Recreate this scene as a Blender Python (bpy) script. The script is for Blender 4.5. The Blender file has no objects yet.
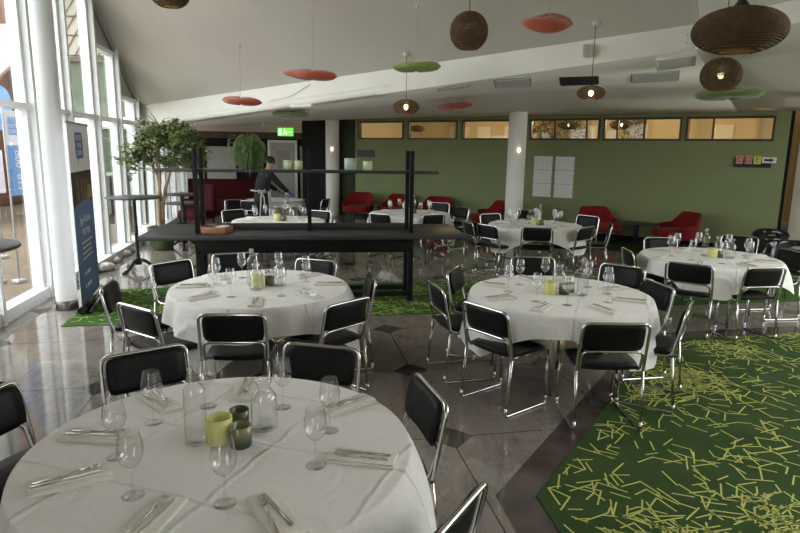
import bpy, bmesh, math, random
from mathutils import Vector, Matrix
PI = math.pi
sc = bpy.context.scene
COL = sc.collection
random.seed(7)

# ------------------------------------------------------------------ camera
F_PX, PITCH, ROLL, CAM_H = 609.86, 0.1895, 0.0152, 1.94
cp, sp, cr, sr = math.cos(PITCH), math.sin(PITCH), math.cos(ROLL), math.sin(ROLL)
right0, up0, fwd = Vector((1, 0, 0)), Vector((0, sp, cp)), Vector((0, cp, -sp))
cam_r = right0 * cr + up0 * sr
cam_u = up0 * cr - right0 * sr
cd = bpy.data.cameras.new('camera')
cam = bpy.data.objects.new('camera', cd)
COL.objects.link(cam)
m3 = Matrix((cam_r, cam_u, -fwd)).transposed()
cam.matrix_world = Matrix.Translation((0, 0, CAM_H)) @ m3.to_4x4()
cd.sensor_width = 36.0
cd.lens = F_PX * 36.0 / 800.0
cd.clip_start = 0.05
sc.camera = cam


def ray(px, py):
    u = (px - 400) / F_PX
    v = (py - 266.5) / F_PX
    return fwd + cam_r * u - cam_u * v


def at(px, py, z=0.0):
    d = ray(px, py)
    t = (z - CAM_H) / d.z
    return Vector((d.x * t, d.y * t, z))


def atY(px, py, Y):
    d = ray(px, py)
    t = Y / d.y
    return Vector((d.x * t, Y, CAM_H + d.z * t))


# ------------------------------------------------------------------ world, light, exposure
w = bpy.data.worlds.new('overcast_sky')
sc.world = w
w.use_nodes = True
nt = w.node_tree
nt.nodes.clear()
bgn = nt.nodes.new('ShaderNodeBackground')
outw = nt.nodes.new('ShaderNodeOutputWorld')
tc = nt.nodes.new('ShaderNodeTexCoord')
sx = nt.nodes.new('ShaderNodeSeparateXYZ')
rampw = nt.nodes.new('ShaderNodeValToRGB')
rampw.color_ramp.elements[0].position = 0.0
rampw.color_ramp.elements[0].color = (0.80, 0.84, 0.86, 1)
rampw.color_ramp.elements[1].position = 0.9
rampw.color_ramp.elements[1].color = (1.0, 1.0, 1.0, 1)
nt.links.new(tc.outputs['Generated'], sx.inputs[0])
nt.links.new(sx.outputs['Z'], rampw.inputs[0])
nt.links.new(rampw.outputs[0], bgn.inputs[0])
bgn.inputs[1].default_value = 3.2
nt.links.new(bgn.outputs[0], outw.inputs[0])

sc.view_settings.view_transform = 'Standard'
sc.view_settings.look = 'None'
sc.view_settings.gamma = 1.0
sc.view_settings.use_curve_mapping = False
sc.view_settings.exposure = 1.05
sc.cycles.transparent_max_bounces = 32
sc.cycles.max_bounces = 10
sc.cycles.diffuse_bounces = 6
sc.cycles.sample_clamp_indirect = 6.0


def portal(name, loc, rot_dir, sx_, sy_, up=(0, 0, 1)):
    l = bpy.data.lights.new(name, 'AREA')
    l.shape = 'RECTANGLE'
    l.size, l.size_y = sx_, sy_
    l.cycles.is_portal = True
    o = bpy.data.objects.new(name, l)
    COL.objects.link(o)
    d = Vector(rot_dir).normalized()
    z = -d
    x = Vector(up).cross(z).normalized()
    y = z.cross(x)
    o.matrix_world = Matrix.Translation(loc) @ Matrix((x, y, z)).transposed().to_4x4()
    return o


def area_light(name, loc, direction, sx_, sy_, energy, color):
    o = portal(name, loc, direction, sx_, sy_)
    o.data.cycles.is_portal = False
    o.data.energy = energy
    o.data.color = color
    return o


# window wall frame: WD along the wall away from the camera, WN into the room
W0 = Vector((-4.57, 7.65, 0))
WD = Vector((-0.165, 0.9863, 0)).normalized()
WN = Vector((WD.y, -WD.x, 0))


def wallpt(Y, inn=0.0, z=0.0):
    t = (Y - W0.y) / WD.y
    p = W0 + WD * t + WN * inn
    return Vector((p.x, p.y, z))


pc = wallpt(9.6, -0.25, 2.9)
portal('daylight_portal', pc, WN, 12.0, 5.6)
portal('daylight_portal_right', (9.8, 6.75, 2.1), (-1, 0, 0), 10.4, 2.9)

# ------------------------------------------------------------------ materials
MATS = {}


def principled(name, color, rough=0.5, metal=0.0, spec=0.5, sheen=0.0, coat=0.0, emit=None, es=0.0):
    m = bpy.data.materials.new(name)
    m.use_nodes = True
    b = m.node_tree.nodes['Principled BSDF']
    b.inputs['Base Color'].default_value = (*color, 1)
    b.inputs['Roughness'].default_value = rough
    b.inputs['Metallic'].default_value = metal
    b.inputs['Specular IOR Level'].default_value = spec
    b.inputs['Sheen Weight'].default_value = sheen
    b.inputs['Coat Weight'].default_value = coat
    if emit:
        b.inputs['Emission Color'].default_value = (*emit, 1)
        b.inputs['Emission Strength'].default_value = es
    MATS[name] = m
    return m


def node(m, t, **kw):
    n = m.node_tree.nodes.new(t)
    for k, v in kw.items():
        setattr(n, k, v)
    return n


def link(m, a, b):
    m.node_tree.links.new(a, b)


def noise_color(m, c1, c2, scale=5, detail=4, rough_var=None, coords='Object', bump=0.0, bump_scale=None, stretch=None):
    b = m.node_tree.nodes['Principled BSDF']
    t = node(m, 'ShaderNodeTexCoord')
    mp = node(m, 'ShaderNodeMapping')
    if stretch:
        mp.inputs['Scale'].default_value = stretch
    link(m, t.outputs[coords], mp.inputs[0])
    n = node(m, 'ShaderNodeTexNoise')
    n.inputs['Scale'].default_value = scale
    n.inputs['Detail'].default_value = detail
    link(m, mp.outputs[0], n.inputs['Vector'])
    r = node(m, 'ShaderNodeValToRGB')
    r.color_ramp.elements[0].position = 0.3
    r.color_ramp.elements[1].position = 0.7
    r.color_ramp.elements[0].color = (*c1, 1)
    r.color_ramp.elements[1].color = (*c2, 1)
    link(m, n.outputs['Fac'], r.inputs[0])
    link(m, r.outputs[0], b.inputs['Base Color'])
    if bump:
        n2 = node(m, 'ShaderNodeTexNoise')
        n2.inputs['Scale'].default_value = bump_scale or scale * 8
        n2.inputs['Detail'].default_value = 3
        link(m, mp.outputs[0], n2.inputs['Vector'])
        bp = node(m, 'ShaderNodeBump')
        bp.inputs['Strength'].default_value = bump
        bp.inputs['Distance'].default_value = 0.01
        link(m, n2.outputs['Fac'], bp.inputs['Height'])
        link(m, bp.outputs[0], b.inputs['Normal'])
    return m


def glass_mat(name, tint=(0.97, 0.98, 0.98), ior=1.45, rough=0.01, boost=1.0, edge=1.0):
    m = bpy.data.materials.new(name)
    m.use_nodes = True
    m.node_tree.nodes.clear()
    o = node(m, 'ShaderNodeOutputMaterial')
    tr = node(m, 'ShaderNodeBsdfTransparent')
    tr.inputs[0].default_value = (*tint, 1)
    g = node(m, 'ShaderNodeBsdfGlossy')
    g.inputs['Roughness'].default_value = rough
    lw = node(m, 'ShaderNodeLayerWeight')
    pw = node(m, 'ShaderNodeMath', operation='POWER')
    pw.inputs[1].default_value = 4.0
    link(m, lw.outputs['Facing'], pw.inputs[0])
    f0 = ((ior - 1) / (ior + 1)) ** 2 * boost
    mu = node(m, 'ShaderNodeMath', operation='MULTIPLY_ADD')
    mu.inputs[1].default_value = 0.75
    mu.inputs[2].default_value = f0
    mu.use_clamp = True
    mx = node(m, 'ShaderNodeMixShader')
    link(m, pw.outputs[0], mu.inputs[0])
    mc = node(m, 'ShaderNodeMix', data_type='RGBA')
    mc.inputs[6].default_value = (*tint, 1)
    mc.inputs[7].default_value = (tint[0] * edge, tint[1] * edge, tint[2] * edge, 1)
    link(m, pw.outputs[0], mc.inputs[0])
    link(m, mc.outputs[2], tr.inputs[0])
    link(m, mu.outputs[0], mx.inputs[0])
    link(m, tr.outputs[0], mx.inputs[1])
    link(m, g.outputs[0], mx.inputs[2])
    link(m, mx.outputs[0], o.inputs[0])
    MATS[name] = m
    return m


principled('chrome', (0.62, 0.61, 0.59), 0.14, 1.0)
m = principled('black_leather', (0.012, 0.012, 0.014), 0.45, 0, 0.2)
noise_color(m, (0.006, 0.006, 0.007), (0.010, 0.010, 0.011), 30, 3, bump=0.15, bump_scale=220)
principled('black_gloss', (0.008, 0.008, 0.008), 0.12, 0, 0.5, coat=0.5)
m = principled('black_paint', (0.014, 0.014, 0.015), 0.5, spec=0.2)
noise_color(m, (0.006, 0.006, 0.0065), (0.009, 0.009, 0.0095), 12, 4, bump=0.05)
m = principled('table_black', (0.02, 0.02, 0.021), 0.42)
noise_color(m, (0.018, 0.018, 0.019), (0.026, 0.026, 0.027), 6, 4, stretch=(1, 8, 1), bump=0.05)
principled('cast_iron', (0.012, 0.012, 0.013), 0.45, 0.2)
m = principled('bistro_top', (0.045, 0.045, 0.048), 0.35)
m = principled('white_metal', (0.74, 0.75, 0.75), 0.35, 0, 0.5)
m = principled('white_paint', (0.72, 0.71, 0.68), 0.6)
noise_color(m, (0.70, 0.69, 0.66), (0.74, 0.73, 0.70), 3, 3, bump=0.04, bump_scale=60)
m = principled('ceiling_paint', (0.62, 0.60, 0.56), 0.8, spec=0.2)
noise_color(m, (0.60, 0.565, 0.51), (0.64, 0.605, 0.55), 1.3, 5, bump=0.06, bump_scale=50)
m = principled('beam_paint', (0.78, 0.77, 0.73), 0.6, spec=0.3)
noise_color(m, (0.79, 0.76, 0.70), (0.83, 0.80, 0.74), 2, 4, bump=0.04, bump_scale=40)
m = principled('green_wall', (0.13, 0.17, 0.085), 0.75, spec=0.25)
noise_color(m, (0.212, 0.244, 0.118), (0.228, 0.262, 0.130), 1.6, 5, bump=0.05, bump_scale=80)
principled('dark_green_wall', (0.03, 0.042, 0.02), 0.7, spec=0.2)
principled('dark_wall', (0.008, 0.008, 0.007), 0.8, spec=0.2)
m = principled('beige_wall', (0.42, 0.37, 0.30), 0.7)
noise_color(m, (0.52, 0.46, 0.38), (0.57, 0.51, 0.42), 2, 3)
m = principled('side_wall', (0.36, 0.33, 0.28), 0.8)
noise_color(m, (0.34, 0.31, 0.26), (0.38, 0.35, 0.30), 1, 3)
m = principled('dark_wood', (0.06, 0.035, 0.02), 0.5)
noise_color(m, (0.05, 0.028, 0.016), (0.085, 0.05, 0.02), 3, 5, stretch=(1, 1, 0.1))
m = principled('amber_wood', (0.20, 0.11, 0.03), 0.45)
noise_color(m, (0.14, 0.075, 0.02), (0.26, 0.15, 0.045), 2, 5, stretch=(6, 6, 0.3))
m = principled('box_wood', (0.25, 0.11, 0.05), 0.45)
noise_color(m, (0.20, 0.085, 0.04), (0.32, 0.15, 0.07), 8, 5, stretch=(1, 8, 8))
m = principled('red_fabric', (0.27, 0.018, 0.014), 0.85, spec=0.2, sheen=0.05)
noise_color(m, (0.17, 0.008, 0.008), (0.21, 0.011, 0.010), 20, 4, bump=0.15, bump_scale=150)
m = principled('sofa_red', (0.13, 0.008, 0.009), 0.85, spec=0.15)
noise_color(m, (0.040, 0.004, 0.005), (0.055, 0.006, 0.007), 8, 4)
principled('steel', (0.62, 0.60, 0.57), 0.22, 1.0)
m = principled('napkin_cloth', (0.80, 0.78, 0.73), 0.85, spec=0.2)
noise_color(m, (0.70, 0.675, 0.61), (0.75, 0.725, 0.66), 20, 3, bump=0.15, bump_scale=300)
glass_mat('window_glass', (0.95, 0.97, 0.96), 1.35, 0.0, 0.8)
glass_mat('drink_glass', (0.985, 0.985, 0.985), 1.5, 0.01, 4.2, 0.60)
glass_mat('foot_glass', (0.99, 0.99, 0.99), 1.5, 0.02, 3.0, 0.68)
glass_mat('bottle_glass', (0.985, 0.992, 0.988), 1.5, 0.01, 3.4, 0.50)
principled('paper', (0.80, 0.80, 0.78), 0.7)
principled('paper_ink', (0.30, 0.30, 0.32), 0.7)
principled('paper_tint', (0.62, 0.62, 0.62), 0.7)
principled('sign_black', (0.012, 0.012, 0.012), 0.5)
principled('tile_pink', (0.58, 0.27, 0.24), 0.5)
principled('tile_red', (0.36, 0.02, 0.03), 0.5)
principled('tile_yellow', (0.66, 0.60, 0.14), 0.5)
principled('tile_white', (0.80, 0.78, 0.74), 0.5)
principled('letter_green', (0.13, 0.17, 0.03), 0.5)
principled('banner_white', (0.76, 0.74, 0.77), 0.6)
principled('banner_blue', (0.085, 0.165, 0.32), 0.6)
principled('logo_blue', (0.07, 0.15, 0.33), 0.6)
principled('flag_blue', (0.16, 0.32, 0.68), 0.6)
principled('flag_white', (0.80, 0.78, 0.86), 0.6)
principled('photo_dark', (0.02, 0.013, 0.008), 0.5)
principled('photo_yellow', (0.30, 0.26, 0.03), 0.5)
principled('photo_skin', (0.22, 0.12, 0.07), 0.5)
principled('orange_felt', (0.43, 0.085, 0.03), 0.85, sheen=0.3)
principled('green_felt', (0.22, 0.30, 0.05), 0.85, sheen=0.3)
principled('olive_felt', (0.13, 0.18, 0.04), 0.85, sheen=0.3)
principled('red_felt', (0.36, 0.055, 0.025), 0.85, sheen=0.3)
m = principled('cardboard', (0.11, 0.068, 0.032), 0.8, spec=0.2)
noise_color(m, (0.085, 0.052, 0.024), (0.135, 0.085, 0.04), 20, 3)
principled('bulb_glow', (1, 0.8, 0.5), 0.5, emit=(1.0, 0.78, 0.45), es=14)
principled('lamp_glow', (1, 0.9, 0.7), 0.5, emit=(1.0, 0.80, 0.50), es=1.6)
principled('exit_green', (0.05, 0.5, 0.05), 0.5, emit=(0.10, 0.62, 0.05), es=0.9)
principled('exit_white', (0.9, 0.9, 0.9), 0.5, emit=(0.8, 1.0, 0.8), es=1.0)
principled('cord_black', (0.01, 0.01, 0.01), 0.6)
principled('wire_grey', (0.45, 0.44, 0.42), 0.5)
principled('vent_grey', (0.36, 0.35, 0.34), 0.6)
principled('vent_dark', (0.02, 0.02, 0.02), 0.7)
principled('bark', (0.30, 0.21, 0.12), 0.85)
noise_color(MATS['bark'], (0.22, 0.15, 0.085), (0.40, 0.29, 0.17), 14, 5, bump=0.3)
principled('pot_green', (0.055, 0.075, 0.022), 0.3, coat=0.3)
principled('pot_white', (0.75, 0.76, 0.76), 0.4)
principled('soil', (0.03, 0.02, 0.012), 0.95)
m = principled('leaf', (0.06, 0.10, 0.025), 0.55)
noise_color(m, (0.07, 0.12, 0.03), (0.27, 0.33, 0.13), 6, 2)
m = principled('leaf_light', (0.11, 0.20, 0.04), 0.55)
noise_color(m, (0.06, 0.12, 0.025), (0.20, 0.29, 0.10), 18, 2)
principled('candle_yellow', (0.62, 0.62, 0.22), 0.25, spec=0.4)
principled('candle_green', (0.075, 0.095, 0.035), 0.2, coat=0.3)
principled('candle_pale', (0.52, 0.58, 0.36), 0.3)
principled('candle_grey', (0.34, 0.42, 0.36), 0.3)
m = principled('candle_fade', (0.1, 0.1, 0.05), 0.2, coat=0.3)
b = m.node_tree.nodes['Principled BSDF']
t_ = node(m, 'ShaderNodeTexCoord')
s_ = node(m, 'ShaderNodeSeparateXYZ')
link(m, t_.outputs['Object'], s_.inputs[0])
mr = node(m, 'ShaderNodeMapRange')
mr.inputs['From Max'].default_value = 0.085
link(m, s_.outputs['Z'], mr.inputs[0])
r_ = node(m, 'ShaderNodeValToRGB')
r_.color_ramp.elements[0].color = (0.03, 0.055, 0.035, 1)
r_.color_ramp.elements[0].position = 0.25
r_.color_ramp.elements[1].color = (0.22, 0.22, 0.10, 1)
link(m, mr.outputs[0], r_.inputs[0])
link(m, r_.outputs[0], b.inputs['Base Color'])
principled('skin', (0.50, 0.30, 0.22), 0.5)
principled('hair_black', (0.008, 0.006, 0.006), 0.5)
principled('black_cloth', (0.010, 0.010, 0.012), 0.85)
principled('apron_white', (0.62, 0.61, 0.62), 0.8)
principled('glove_blue', (0.06, 0.12, 0.50), 0.4)
principled('white_plastic', (0.70, 0.69, 0.66), 0.45)
principled('grey_door', (0.42, 0.39, 0.36), 0.5)
principled('pale_partition', (0.30, 0.29, 0.27), 0.5)
principled('stone_dark', (0.075, 0.058, 0.052), 0.12)
principled('carpet_stick', (0.44, 0.46, 0.13), 0.95, spec=0.05)
m = principled('carpet_green', (0.03, 0.085, 0.02), 0.95, spec=0.05)
noise_color(m, (0.030, 0.056, 0.018), (0.044, 0.075, 0.026), 3, 5, bump=0.3, bump_scale=400)
principled('runner_green', (0.055, 0.115, 0.030), 0.95, spec=0.05)
principled('carpet_dark', (0.018, 0.035, 0.010), 0.95, spec=0.05)
principled('rug_pale', (0.19, 0.32, 0.06), 0.95, spec=0.05)
principled('rug_stick', (0.42, 0.50, 0.14), 0.95, spec=0.05)
principled('room_cream', (0.62, 0.52, 0.34), 0.7)
principled('curtain_cream', (0.78, 0.74, 0.64), 0.7)
m = principled('autumn_leaves', (0.20, 0.17, 0.05), 0.8)
noise_color(m, (0.12, 0.11, 0.03), (0.34, 0.27, 0.09), 6, 5)
principled('ceiling_brown', (0.16, 0.12, 0.08), 0.7)
m = principled('brick_red', (0.28, 0.12, 0.075), 0.8)
noise_color(m, (0.15, 0.065, 0.040), (0.18, 0.08, 0.05), 3, 4)
principled('awning_cream', (0.27, 0.25, 0.20), 0.8)
principled('awning_line', (0.10, 0.08, 0.06), 0.8)
principled('far_green', (0.135, 0.175, 0.125), 0.6)
principled('far_grey', (0.18, 0.20, 0.19), 0.6)
m = principled('terrace_paving', (0.46, 0.36, 0.26), 0.8)
b = m.node_tree.nodes['Principled BSDF']
t_ = node(m, 'ShaderNodeTexCoord')
br = node(m, 'ShaderNodeTexBrick')
br.offset = 0.5
br.inputs['Scale'].default_value = 1.0
br.inputs['Brick Width'].default_value = 0.6
br.inputs['Row Height'].default_value = 0.6
br.inputs['Mortar Size'].default_value = 0.012
br.inputs['Color1'].default_value = (0.150, 0.108, 0.070, 1)
br.inputs['Color2'].default_value = (0.128, 0.092, 0.060, 1)
br.inputs['Mortar'].default_value = (0.075, 0.053, 0.037, 1)
mpp = node(m, 'ShaderNodeMapping')
mpp.inputs['Rotation'].default_value = (0, 0, 0.6)
link(m, t_.outputs['Object'], mpp.inputs[0])
link(m, mpp.outputs[0], br.inputs['Vector'])
link(m, br.outputs['Color'], b.inputs['Base Color'])

# tablecloth: pressed creases and soft wrinkles
m = principled('white_cloth', (0.80, 0.785, 0.76), 0.8, spec=0.25, sheen=0.1)
b = m.node_tree.nodes['Principled BSDF']
t_ = node(m, 'ShaderNodeTexCoord')
mpc = node(m, 'ShaderNodeMapping')
mpc.inputs['Rotation'].default_value = (0, 0, 0.35)
nd = node(m, 'ShaderNodeTexNoise')
nd.inputs['Scale'].default_value = 4.0
link(m, t_.outputs['Object'], nd.inputs['Vector'])
vs = node(m, 'ShaderNodeVectorMath', operation='SCALE')
vs.inputs['Scale'].default_value = 0.07
link(m, nd.outputs['Color'], vs.inputs[0])
va = node(m, 'ShaderNodeVectorMath', operation='ADD')
link(m, t_.outputs['Object'], va.inputs[0])
link(m, vs.outputs[0], va.inputs[1])
link(m, va.outputs[0], mpc.inputs[0])
sxyz = node(m, 'ShaderNodeSeparateXYZ')
link(m, mpc.outputs[0], sxyz.inputs[0])


def crease(sock, period, off, width):
    a = node(m, 'ShaderNodeMath', operation='ADD')
    a.inputs[1].default_value = off + period * 50
    link(m, sock, a.inputs[0])
    mo = node(m, 'ShaderNodeMath', operation='MODULO')
    mo.inputs[1].default_value = period
    link(m, a.outputs[0], mo.inputs[0])
    s2 = node(m, 'ShaderNodeMath', operation='SUBTRACT')
    s2.inputs[1].default_value = period / 2
    link(m, mo.outputs[0], s2.inputs[0])
    ab = node(m, 'ShaderNodeMath', operation='ABSOLUTE')
    link(m, s2.outputs[0], ab.inputs[0])
    mr2 = node(m, 'ShaderNodeMapRange', interpolation_type='SMOOTHSTEP')
    mr2.inputs['From Min'].default_value = 0.0
    mr2.inputs['From Max'].default_value = width
    mr2.inputs['To Min'].default_value = 1.0
    mr2.inputs['To Max'].default_value = 0.0
    link(m, ab.outputs[0], mr2.inputs[0])
    return mr2.outputs[0]


c1 = crease(sxyz.outputs['X'], 0.52, 0.05, 0.02)
c2 = crease(sxyz.outputs['Y'], 0.46, 0.10, 0.02)
nn = node(m, 'ShaderNodeTexNoise')
nn.inputs['Scale'].default_value = 5
nn.inputs['Distortion'].default_value = 1.2
nn.inputs['Detail'].default_value = 5
link(m, mpc.outputs[0], nn.inputs['Vector'])
ad = node(m, 'ShaderNodeMath', operation='ADD')
link(m, c1, ad.inputs[0])
link(m, c2, ad.inputs[1])
sc_ = node(m, 'ShaderNodeMath', operation='MULTIPLY_ADD')
sc_.inputs[1].default_value = 2.2
link(m, nn.outputs['Fac'], sc_.inputs[0])
link(m, ad.outputs[0], sc_.inputs[2])
bp = node(m, 'ShaderNodeBump')
bp.inputs['Strength'].default_value = 0.65
bp.inputs['Distance'].default_value = 0.012
link(m, sc_.outputs[0], bp.inputs['Height'])
link(m, bp.outputs[0], b.inputs['Normal'])

# polished stone floor: square slabs on the window-wall grid with small dark diamonds at the corners
m = principled('floor_stone', (0.2, 0.18, 0.16), 0.1)
b = m.node_tree.nodes['Principled BSDF']
b.inputs['Roughness'].default_value = 0.06
b.inputs['Specular IOR Level'].default_value = 0.55
t_ = node(m, 'ShaderNodeTexCoord')
mp = node(m, 'ShaderNodeMapping')
mp.inputs['Rotation'].default_value = (0, 0, -0.19)
link(m, t_.outputs['Object'], mp.inputs[0])
sx2 = node(m, 'ShaderNodeSeparateXYZ')
link(m, mp.outputs[0], sx2.inputs[0])
PER = 1.3


def fold(sock, off):
    a = node(m, 'ShaderNodeMath', operation='ADD')
    a.inputs[1].default_value = off + PER * 40
    link(m, sock, a.inputs[0])
    mo = node(m, 'ShaderNodeMath', operation='MODULO')
    mo.inputs[1].default_value = PER
    link(m, a.outputs[0], mo.inputs[0])
    s2 = node(m, 'ShaderNodeMath', operation='SUBTRACT')
    s2.inputs[1].default_value = PER / 2
    link(m, mo.outputs[0], s2.inputs[0])
    ab = node(m, 'ShaderNodeMath', operation='ABSOLUTE')
    link(m, s2.outputs[0], ab.inputs[0])
    return ab.outputs[0]


fx = fold(sx2.outputs['X'], 0.856)
fy = fold(sx2.outputs['Y'], 0.782)
mn = node(m, 'ShaderNodeMath', operation='MINIMUM')
link(m, fx, mn.inputs[0])
link(m, fy, mn.inputs[1])
mxx = node(m, 'ShaderNodeMath', operation='ADD')
link(m, fx, mxx.inputs[0])
link(m, fy, mxx.inputs[1])
seam = node(m, 'ShaderNodeMath', operation='LESS_THAN')
seam.inputs[1].default_value = 0.005
link(m, mn.outputs[0], seam.inputs[0])
dia = node(m, 'ShaderNodeMath', operation='LESS_THAN')
dia.inputs[1].default_value = 0.17
link(m, mxx.outputs[0], dia.inputs[0])
n1 = node(m, 'ShaderNodeTexNoise')
n1.inputs['Scale'].default_value = 1.6
n1.inputs['Detail'].default_value = 9
n1.inputs['Roughness'].default_value = 0.62
n1.inputs['Distortion'].default_value = 1.6
link(m, t_.outputs['Object'], n1.inputs['Vector'])
rr = node(m, 'ShaderNodeValToRGB')
e = rr.color_ramp.elements
e[0].position = 0.30
e[0].color = (0.160, 0.140, 0.122, 1)
e[1].position = 0.72
e[1].color = (0.315, 0.282, 0.250, 1)
x_ = rr.color_ramp.elements.new(0.5)
x_.color = (0.230, 0.205, 0.181, 1)
x_ = rr.color_ramp.elements.new(0.60)
x_.color = (0.25, 0.205, 0.174, 1)
link(m, n1.outputs['Fac'], rr.inputs[0])
n3 = node(m, 'ShaderNodeTexNoise')
n3.inputs['Scale'].default_value = 4.5
n3.inputs['Detail'].default_value = 8
n3.inputs['Distortion'].default_value = 3.0
mps = node(m, 'ShaderNodeMapping')
mps.inputs['Scale'].default_value = (1.0, 0.25, 1)
mps.inputs['Rotation'].default_value = (0, 0, 0.9)
link(m, t_.outputs['Object'], mps.inputs[0])
link(m, mps.outputs[0], n3.inputs['Vector'])
r3 = node(m, 'ShaderNodeValToRGB')
r3.color_ramp.elements[0].position = 0.47
r3.color_ramp.elements[0].color = (1, 1, 1, 1)
r3.color_ramp.elements[1].position = 0.50
r3.color_ramp.elements[1].color = (0.80, 0.75, 0.71, 1)
x_ = r3.color_ramp.elements.new(0.53)
x_.color = (1, 1, 1, 1)
link(m, n3.outputs['Fac'], r3.inputs[0])


def mixc(a_, b_, f_, blend='MIX'):
    mx_ = node(m, 'ShaderNodeMix', data_type='RGBA', blend_type=blend)
    if isinstance(f_, float):
        mx_.inputs[0].default_value = f_
    else:
        link(m, f_, mx_.inputs[0])
    link(m, a_, mx_.inputs[6])
    if isinstance(b_, tuple):
        mx_.inputs[7].default_value = b_
    else:
        link(m, b_, mx_.inputs[7])
    return mx_.outputs[2]


cA = mixc(rr.outputs[0], r3.outputs[0], 1.0, 'MULTIPLY')
cB = mixc(cA, (0.055, 0.048, 0.042, 1), seam.outputs[0])
cC = mixc(cB, (0.060, 0.050, 0.045, 1), dia.outputs[0])
link(m, cC, b.inputs['Base Color'])
m = MATS['stone_dark']
noise_color(m, (0.045, 0.034, 0.032), (0.105, 0.080, 0.072), 3, 9)


# ------------------------------------------------------------------ mesh builder
class MB:
    def __init__(self):
        self.v, self.f, self.s, self.mi = [], [], [], []
        self.cur = 0

    def add(self, verts, faces, smooth=True, M=None):
        o = len(self.v)
        if M is not None:
            verts = [M @ Vector(p) for p in verts]
        self.v.extend([tuple(p) for p in verts])
        for f in faces:
            self.f.append(tuple(i + o for i in f))
            self.s.append(smooth)
            self.mi.append(self.cur)
        return self

    def box(self, c, s, M=None, rz=0.0):
        x, y, z = s[0] / 2, s[1] / 2, s[2] / 2
        pts = [Vector((a, b_, d)) for d in (-z, z) for b_ in (-y, y) for a in (-x, x)]
        R = Matrix.Translation(c) @ Matrix.Rotation(rz, 4, 'Z')
        pts = [R @ p for p in pts]
        fs = [(0, 2, 3, 1), (4, 5, 7, 6), (0, 1, 5, 4), (2, 6, 7, 3), (0, 4, 6, 2), (1, 3, 7, 5)]
        return self.add(pts, fs, False, M)

    def rbox(self, c, s, r=0.01, seg=2, M=None, rz=0.0, smooth=True):
        bm = bmesh.new()
        bmesh.ops.create_cube(bm, size=1.0)
        for v in bm.verts:
            v.co = Vector((v.co.x * s[0], v.co.y * s[1], v.co.z * s[2]))
        bmesh.ops.bevel(bm, geom=bm.edges[:] + bm.verts[:], offset=min(r, min(s) * 0.49), segments=seg, affect='EDGES', profile=0.5)
        R = Matrix.Translation(c) @ Matrix.Rotation(rz, 4, 'Z')
        bm.verts.index_update()
        pts = [R @ v.co for v in bm.verts]
        fs = [tuple(v.index for v in f.verts) for f in bm.faces]
        bm.free()
        return self.add(pts, fs, smooth, M)

    def tube(self, pts, r, n=8, closed=False, M=None, caps=True, r_end=None):
        pts = [Vector(p) for p in pts]
        N = len(pts)
        V = []
        up = None
        for i, p in enumerate(pts):
            if closed:
                d = (pts[(i + 1) % N] - pts[i - 1])
            else:
                d = pts[min(i + 1, N - 1)] - pts[max(i - 1, 0)]
            d = d.normalized() if d.length > 1e-9 else Vector((0, 0, 1))
            if up is None:
                a = Vector((0, 0, 1)) if abs(d.z) < 0.9 else Vector((1, 0, 0))
                up = (a - d * a.dot(d)).normalized()
            else:
                up = (up - d * up.dot(d))
                up = up.normalized() if up.length > 1e-6 else d.orthogonal().normalized()
            sd = d.cross(up)
            rr_ = r if r_end is None else r + (r_end - r) * i / max(1, N - 1)
            for k in range(n):
                a = 2 * PI * k / n
                V.append(p + up * (math.cos(a) * rr_) + sd * (math.sin(a) * rr_))
        Fc = []
        for i in range(N if closed else N - 1):
            j = (i + 1) % N
            for k in range(n):
                k2 = (k + 1) % n
                Fc.append((i * n + k, j * n + k, j * n + k2, i * n + k2))
        self.add(V, Fc, True, M)
        if caps and not closed:
            o = len(self.v) - len(V)
            self.f.append(tuple(o + k for k in range(n)))
            self.s.append(False)
            self.mi.append(self.cur)
            self.f.append(tuple(o + (N - 1) * n + k for k in reversed(range(n))))
            self.s.append(False)
            self.mi.append(self.cur)
        return self

    def lathe(self, prof, n=24, c=(0, 0, 0), M=None, smooth=True, sx_=1.0, sy_=1.0):
        V, Fc = [], []
        for (r, z) in prof:
            for k in range(n):
                a = 2 * PI * k / n
                V.append(Vector((c[0] + r * math.cos(a) * sx_, c[1] + r * math.sin(a) * sy_, c[2] + z)))
        for i in range(len(prof) - 1):
            for k in range(n):
                k2 = (k + 1) % n
                Fc.append((i * n + k, i * n + k2, (i + 1) * n + k2, (i + 1) * n + k))
        if prof[0][0] > 1e-6 and False:
            pass
        return self.add(V, Fc, smooth, M)

    def disc(self, r, z, n=24, c=(0, 0), flip=False):
        V = [Vector((c[0] + r * math.cos(2 * PI * k / n), c[1] + r * math.sin(2 * PI * k / n), z)) for k in range(n)]
        f = tuple(range(n))
        return self.add(V, [f[::-1] if flip else f], False)

    def prism(self, poly, z0, z1, M=None):
        n = len(poly)
        V = [Vector((p[0], p[1], z0)) for p in poly] + [Vector((p[0], p[1], z1)) for p in poly]
        Fc = [tuple(reversed(range(n))), tuple(range(n, 2 * n))]
        for i in range(n):
            j = (i + 1) % n
            Fc.append((i, j, n + j, n + i))
        return self.add(V, Fc, False, M)

    def solid(self, corners, off):
        """a slab from a polygon of 3-D points and a thickness vector"""
        n = len(corners)
        V = [Vector(p) for p in corners] + [Vector(p) + Vector(off) for p in corners]
        Fc = [tuple(range(n)), tuple(reversed(range(n, 2 * n)))]
        for i in range(n):
            j = (i + 1) % n
            Fc.append((i, n + i, n + j, j))
        return self.add(V, Fc, False)

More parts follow.
